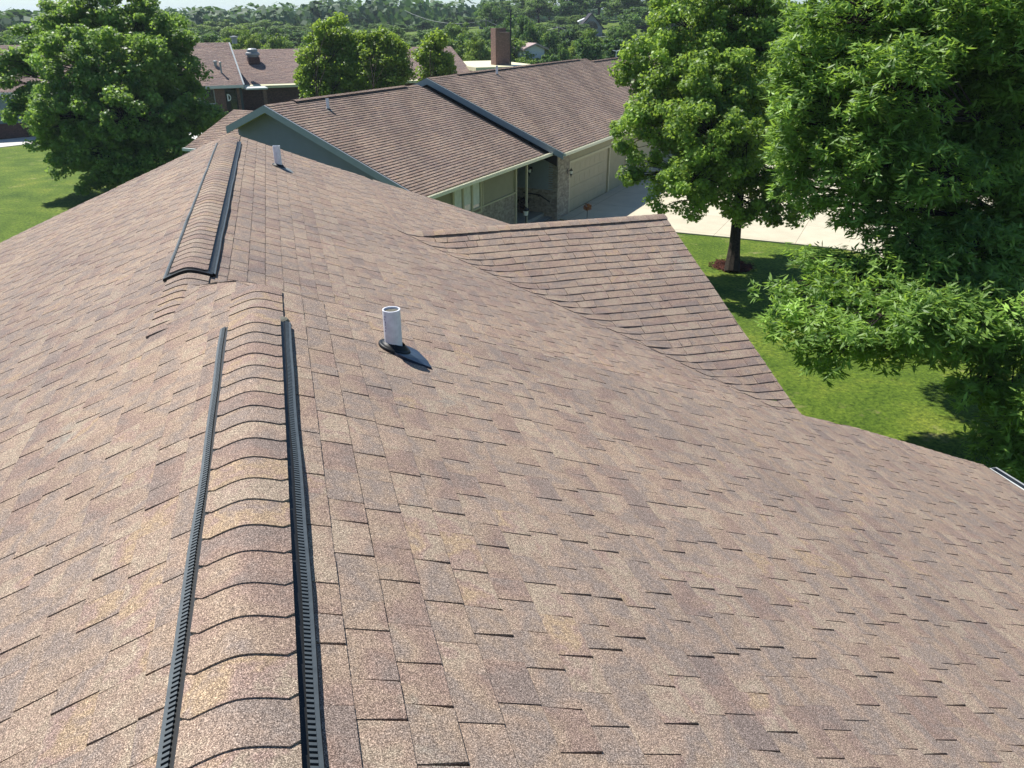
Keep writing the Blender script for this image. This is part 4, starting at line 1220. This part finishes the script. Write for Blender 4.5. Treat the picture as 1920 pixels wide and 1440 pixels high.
far_tree(522, 60, 92, 'y', 'wide yellow-green round tree right of the ventilator on the school roof', wpx=62, name='round_tree')
far_tree(338, 26, 150, 's', 'dark blue-green spruce right of the big maple crown', wpx=45, name='spruce_tree')
far_tree(850, 42, 125, 'y', 'pale green rounded tree above the end of the school roof', wpx=60, name='round_tree')
far_tree(975, 108, 82, 'y', 'low bright green bush at the foot of the chimney', wpx=55, name='bush')
far_tree(1030, 90, 80, 'g', 'olive bush in front of the red and white roof', wpx=60, name='bush')
far_tree(1062, 72, 84, 'g', 'dark pointed bush left of the wide shrub mass', wpx=40, name='bush')
far_tree(1100, 62, 88, 'g', 'broad green tree left of the twin street lamp', wpx=75, name='bush')
far_tree(1150, 58, 90, 'g', 'broad green tree behind the twin street lamp', wpx=80, name='bush')
far_tree(1205, 85, 75, 'g', 'dark tree between the street lamp and the round-crowned maple', wpx=60, name='bush')
far_tree(1215, 55, 110, 'g', 'shaded tree above the roof end beside the maple crown', wpx=70, name='tall_tree')
G3 = 'trees across the street behind the oak'
for px, yt, Z in ((1330, 90, 62), (1420, 60, 66), (1520, 40, 60), (1620, 30, 62), (1720, 40, 58), (1830, 20, 60), (1930, 30, 55), (2040, 40, 58), (1570, 60, 85), (1700, 20, 90), (1860, 30, 85)):
    far_tree(px, yt, Z, 'g', 'background tree across the street seen through the oak leaves', G3, wpx=130, name='street_tree')

# woodland to the horizon, one mass
rs = np.random.RandomState(8); nT = 5200
ang = AZ + rs.uniform(-.75, .75, nT); R = 235 * (3600 / 235.) ** (rs.rand(nT) ** 1.1)
cx = R * np.sin(ang); cy = R * np.cos(ang); ok_ = np.hypot(cx - HC.x, cy - HC.y) > 62; cx, cy, R, ang = cx[ok_], cy[ok_], R[ok_], ang[ok_]; nT = len(cx); gz = np.array([gh(a, b) for a, b in zip(cx, cy)])
hh = rs.uniform(7, 10.5, nT); fsz = np.repeat(1.0 + R * .0021, 90).reshape(-1, 1, 1) ; wd = rs.uniform(4, 7, nT) * (1 + R / 2500)
per = 90
d = rs.normal(size=(nT, per, 3)); d /= np.linalg.norm(d, axis=2, keepdims=True)
C = np.stack([cx, cy, gz + hh * .55], 1)[:, None, :] + d * np.stack([wd, wd, hh * .45], 1)[:, None, :] * rs.uniform(.75, 1.05, (nT, per, 1))
Nn = d * 1.0 + rs.normal(size=d.shape) * .35 + np.array([0, 0, .3])
V, k, n = leaf_arrays(C.reshape(-1, 3), Nn.reshape(-1, 3), rs.normal(size=(nT * per, 3)), fsz, 'quad', rs)
tint = np.clip(np.repeat(rs.normal(.4, .22, nT), per) + rs.normal(0, .15, nT * per), 0, 1)
wo_ = leaf_object(None, 'forest', V, k, n, tint, L_WOOD)
tag(wo_, 'hazy green forest rolling to the horizon', 'forest', kind='stuff')

# ------------------------------------------------------------------ distant houses, poles
def camframe(px, Z, yaw=0.0):
    p = at(px, 60, Z); X = (px - 960) / FPX * Z; fw_ = (Z - (GZ - 4) * ST) / CT
    x, y = X * CA + fw_ * SA, -X * SA + fw_ * CA
    an = -AZ + yaw; R_ = (math.cos(an), math.sin(an)); Fd = (-math.sin(an), math.cos(an))
    return x, y, gh(x, y), (lambda a, b, c: (x + a * R_[0] + b * Fd[0], y + a * R_[1] + b * Fd[1], c))


def gable_house(px, Z, w, dpt, ybase, yeave, ypeak, mw, mr, label, yaw=0, front=True, door=False, arch=False, name='house', windows=2):
    x, y, g0, F = camframe(px, Z, yaw)
    zb = g0 - .5; ze_ = at(px, yeave, Z).z; zp = at(px, ypeak, Z).z
    t = thing(name, (x, y, g0), label, 'house')
    m = MB()
    if front:
        m.prism([F(-w / 2, 0, zb), F(w / 2, 0, zb), F(w / 2, 0, ze_), F(0, 0, zp), F(-w / 2, 0, ze_)], Vector(F(0, dpt, 0)) - Vector(F(0, 0, 0)))
    else:
        m.prism([F(-w / 2, 0, zb), F(-w / 2, dpt, zb), F(-w / 2, dpt, ze_), F(-w / 2, dpt / 2, zp), F(-w / 2, 0, ze_)], Vector(F(w, 0, 0)) - Vector(F(0, 0, 0)))
    wo = m.build('wall', mw, t)
    r = MB()
    for sg in (-1, 1):
        if front:
            q = [(sg * (w / 2 + .4), -.4, ze_ - (zp - ze_) / (w / 2) * .4 + .02), (0, -.4, zp + .02), (0, dpt + .4, zp + .02), (sg * (w / 2 + .4), dpt + .4, ze_ - (zp - ze_) / (w / 2) * .4 + .02)]
        else:
            yy = dpt / 2 + sg * (dpt / 2 + .4)
            q = [(-w / 2 - .4, yy, ze_ - (zp - ze_) / (dpt / 2) * .4 + .02), (-w / 2 - .4, dpt / 2, zp + .02), (w / 2 + .4, dpt / 2, zp + .02), (w / 2 + .4, yy, ze_ - (zp - ze_) / (dpt / 2) * .4 + .02)]
        r.hexa([F(*p) for p in q] + [F(p[0], p[1], p[2] + .22) for p in q])
    r.build('roof', mr, t)
    for k in range(windows):
        a = -w / 2 + w * (k + .5) / windows
        f = MB(); f.box(F, a - .55, a + .55, -.06, -.005, zb + 1.6, min(ze_ - .3, zb + 2.9)); wn = f.build('window', M_WFAS, t)
        f = MB(); f.box(F, a - .45, a + .45, -.075, -.065, zb + 1.7, min(ze_ - .4, zb + 2.8)); f.build('pane', M_DGLASS, wn)
    if arch:
        f = MB(); n = 12; zc = ze_ - .2
        poly = [F(1.35 * math.cos(math.pi * k / n), -.05, zc + 1.5 * math.sin(math.pi * k / n)) for k in range(n + 1)]
        f.prism(poly, Vector(F(0, .03, 0)) - Vector(F(0, 0, 0))); f.build('arched_window', M_DGLASS, t)
    return t


M_WALLW = plain('white_siding', (.68, .68, .68), .6, .3, .05)
M_ROOFG = plain('pale_grey_roof', (.42, .43, .45), .8, .2, .1)
M_ROOFD = plain('dark_roof', (.035, .032, .04), .8, .2, .2)
M_ROOFR = plain('rusty_roof', (.40, .30, .28), .8, .2, .25)
M_STONE = plain('stone_wall', (.33, .33, .36), .9, .2, .2, 2)
gable_house(1078, 172, 7.5, 8, 62, 57, 47, M_WALLW, M_ROOFG, 'low white distant house with pale grey roof left of the steep gable', front=False)
gable_house(1100, 168, 2.8, 5, 60, 40, 35, M_WALLW, M_WALLW, 'narrow white two-storey wing beside the steep dark gable', windows=0)
gable_house(1108, 160, 4.6, 7, 62, 52, 27, M_STONE, M_ROOFD, 'distant stone house with a steep dark gable and arched window', arch=True, windows=0)
gable_house(1003, 98, 2.8, 6, 110, 92, 84, M_WALLW, M_ROOFR, 'small white building with a reddish roof between the far bushes', windows=0, yaw=.5)
gable_house(880, 190, 12, 9, 80, 75, 68, M_WALLW, M_ROOFG, 'pale low building in the gap left of the chimney', front=False)


def pole(px, ytop, Z, label, name='utility_pole', arm=True, r=.13, mat=None):
    x, y, g0, F = camframe(px, Z); zt_ = at(px, ytop, Z).z
    t = thing(name, (x, y, g0), label, 'pole')
    m = MB(); m.tube([F(0, 0, g0), F(0, 0, zt_)], [r * 1.2, r * .8], 8); m.build('post', mat or M_WOOD, t)
    if arm:
        m = MB(); m.box(F, -1.1, 1.1, -.06, .06, zt_ - .6, zt_ - .45); m.build('crossarm', M_WOOD, t)
        m = MB()
        for a in (-1, -.4, .4, 1): m.lathe(F(a, 0, zt_ - .45), [(.06, 0), (.05, .12), (.01, .16)], 6)
        m.build('insulator', M_GREYM, t)
    return F(0, 0, zt_ - .4)


q1 = pole(912, 33, 140, 'wooden utility pole left of the brick chimney')
q2 = pole(1047, 46, 140, 'wooden utility pole in front of the dark pond-like shade', arm=True)
q3 = pole(1180, 52, 130, 'wooden utility pole above the dark tree right of the houses')
pole(977, 74, 100, 'thin grey pole beside the tall narrow tree', 'light_pole', False, .07, M_GREYM)
q0 = at(760, 20, 150); q4 = at(1330, 75, 120)
for (a, b, lb) in ((q0, q1, 'overhead wires running left from the pole by the chimney'), (q1, q2, 'overhead wires crossing behind the brick chimney'), (q2, q3, 'overhead wires in front of the distant white houses'), (q3, q4, 'overhead wires dropping behind the round-crowned maple')):
    a, b = Vector(a), Vector(b); m = MB()
    side = Vector((SA, CA, 0)) * .5
    for k in (-1, 1):
        pts_ = []
        for i in range(13):
            t = i / 12; p = a.lerp(b, t) + side * k; p.z -= 1.3 * 4 * t * (1 - t); pts_.append(p)
        m.tube(pts_, .022, 4)
    tag(m.build('power_line', M_GREYM), lb, 'wire')
x, y, g0, F = camframe(1155, 80); zt_ = at(1155, 96, 80).z
sl_t = thing('street_lamp', (x, y, 0), 'small twin-headed street lamp beyond the end of the roof ridge', 'lamp')
m = MB(); m.tube([F(0, 0, 0), F(0, 0, zt_)], [.09, .06], 8); m.build('post', M_WFAS, sl_t)
for sg in (-1, 1):
    m = MB(); m.hexa([F(sg * a, b, zt_ + c) for c in (0, .12) for (a, b) in ((.05, -.12), (.35, -.12), (.35, .12), (.05, .12))] if False else [F(sg * .03, -.12, zt_ - .02), F(sg * .37, -.12, zt_ + .06), F(sg * .37, .12, zt_ + .06), F(sg * .03, .12, zt_ - .02), F(sg * .03, -.12, zt_ + .08), F(sg * .37, -.12, zt_ + .14), F(sg * .37, .12, zt_ + .14), F(sg * .03, .12, zt_ + .08)])
    m.build('lamp_head', M_SIGNW, sl_t)

# ------------------------------------------------------------------ air, light, camera
SUN_A = math.radians(30); SUN_E = math.radians(53)
sd_ = Vector((-math.sin(SUN_A) * math.cos(SUN_E), math.cos(SUN_A) * math.cos(SUN_E), math.sin(SUN_E)))
li = bpy.data.lights.new('sun', 'SUN'); li.energy = 5.0; li.angle = math.radians(.53); li.color = (1, .965, .90)
lo_ = bpy.data.objects.new('sun', li); COL.objects.link(lo_); lo_.rotation_euler = sd_.to_track_quat('Z', 'Y').to_euler()
wd_ = bpy.data.worlds.new('World'); sc.world = wd_; wd_.use_nodes = True
nt = wd_.node_tree; bg = nt.nodes['Background']; sky = nt.nodes.new('ShaderNodeTexSky'); sky.sky_type = 'NISHITA'
sky.sun_disc = False; sky.sun_elevation = SUN_E; sky.sun_rotation = -SUN_A
sky.air_density = 1.0; sky.dust_density = .2; sky.ozone_density = 3.0
tn = nt.nodes.new('ShaderNodeMix'); tn.data_type = 'RGBA'; tn.blend_type = 'MULTIPLY'; tn.inputs[0].default_value = 1; tn.inputs[7].default_value = (.80, .945, 1.05, 1)
nt.links.new(sky.outputs[0], tn.inputs[6]); nt.links.new(tn.outputs[2], bg.inputs[0]); bg.inputs[1].default_value = .078

USE_HAZE = True
if USE_HAZE:
    hz_ = MB(); hz_.box(lambda a, b, c: (a, b, c), -3200, 3900, -60, 4300, -1.2, 42)
    hm = bpy.data.materials.new('haze_air'); hm.use_nodes = True; hn_ = hm.node_tree; hn_.nodes.clear()
    ho = hn_.nodes.new('ShaderNodeOutputMaterial'); pv = hn_.nodes.new('ShaderNodeVolumePrincipled')
    pv.inputs['Color'].default_value = (.75, .87, 1, 1); pv.inputs['Density'].default_value = .00026; pv.inputs['Anisotropy'].default_value = .2
    hn_.links.new(pv.outputs[0], ho.inputs['Volume'])
    h = hz_.build('haze', hm)
    import bmesh
    bm_ = bmesh.new(); bm_.from_mesh(h.data); bmesh.ops.recalc_face_normals(bm_, faces=bm_.faces); bm_.to_mesh(h.data); bm_.free(); tag(h, 'thin blue summer haze in the distance', kind='stuff')

cam = bpy.data.cameras.new('camera'); co = bpy.data.objects.new('camera', cam); COL.objects.link(co)
co.location = (0, 0, GZ); co.rotation_euler = (math.pi / 2 - TH, 0, -AZ)
cam.sensor_width = 36; cam.lens = FPX / 1920 * 36; cam.clip_start = .05; cam.clip_end = 9000
sc.camera = co
sc.view_settings.view_transform = 'Standard'; sc.view_settings.look = 'None'; sc.view_settings.exposure = 0.65; sc.view_settings.gamma = 1
sc.cycles.max_bounces = 6; sc.cycles.diffuse_bounces = 3; sc.cycles.glossy_bounces = 2; sc.cycles.transmission_bounces = 4
sc.cycles.volume_bounces = 0; sc.cycles.use_denoising = True
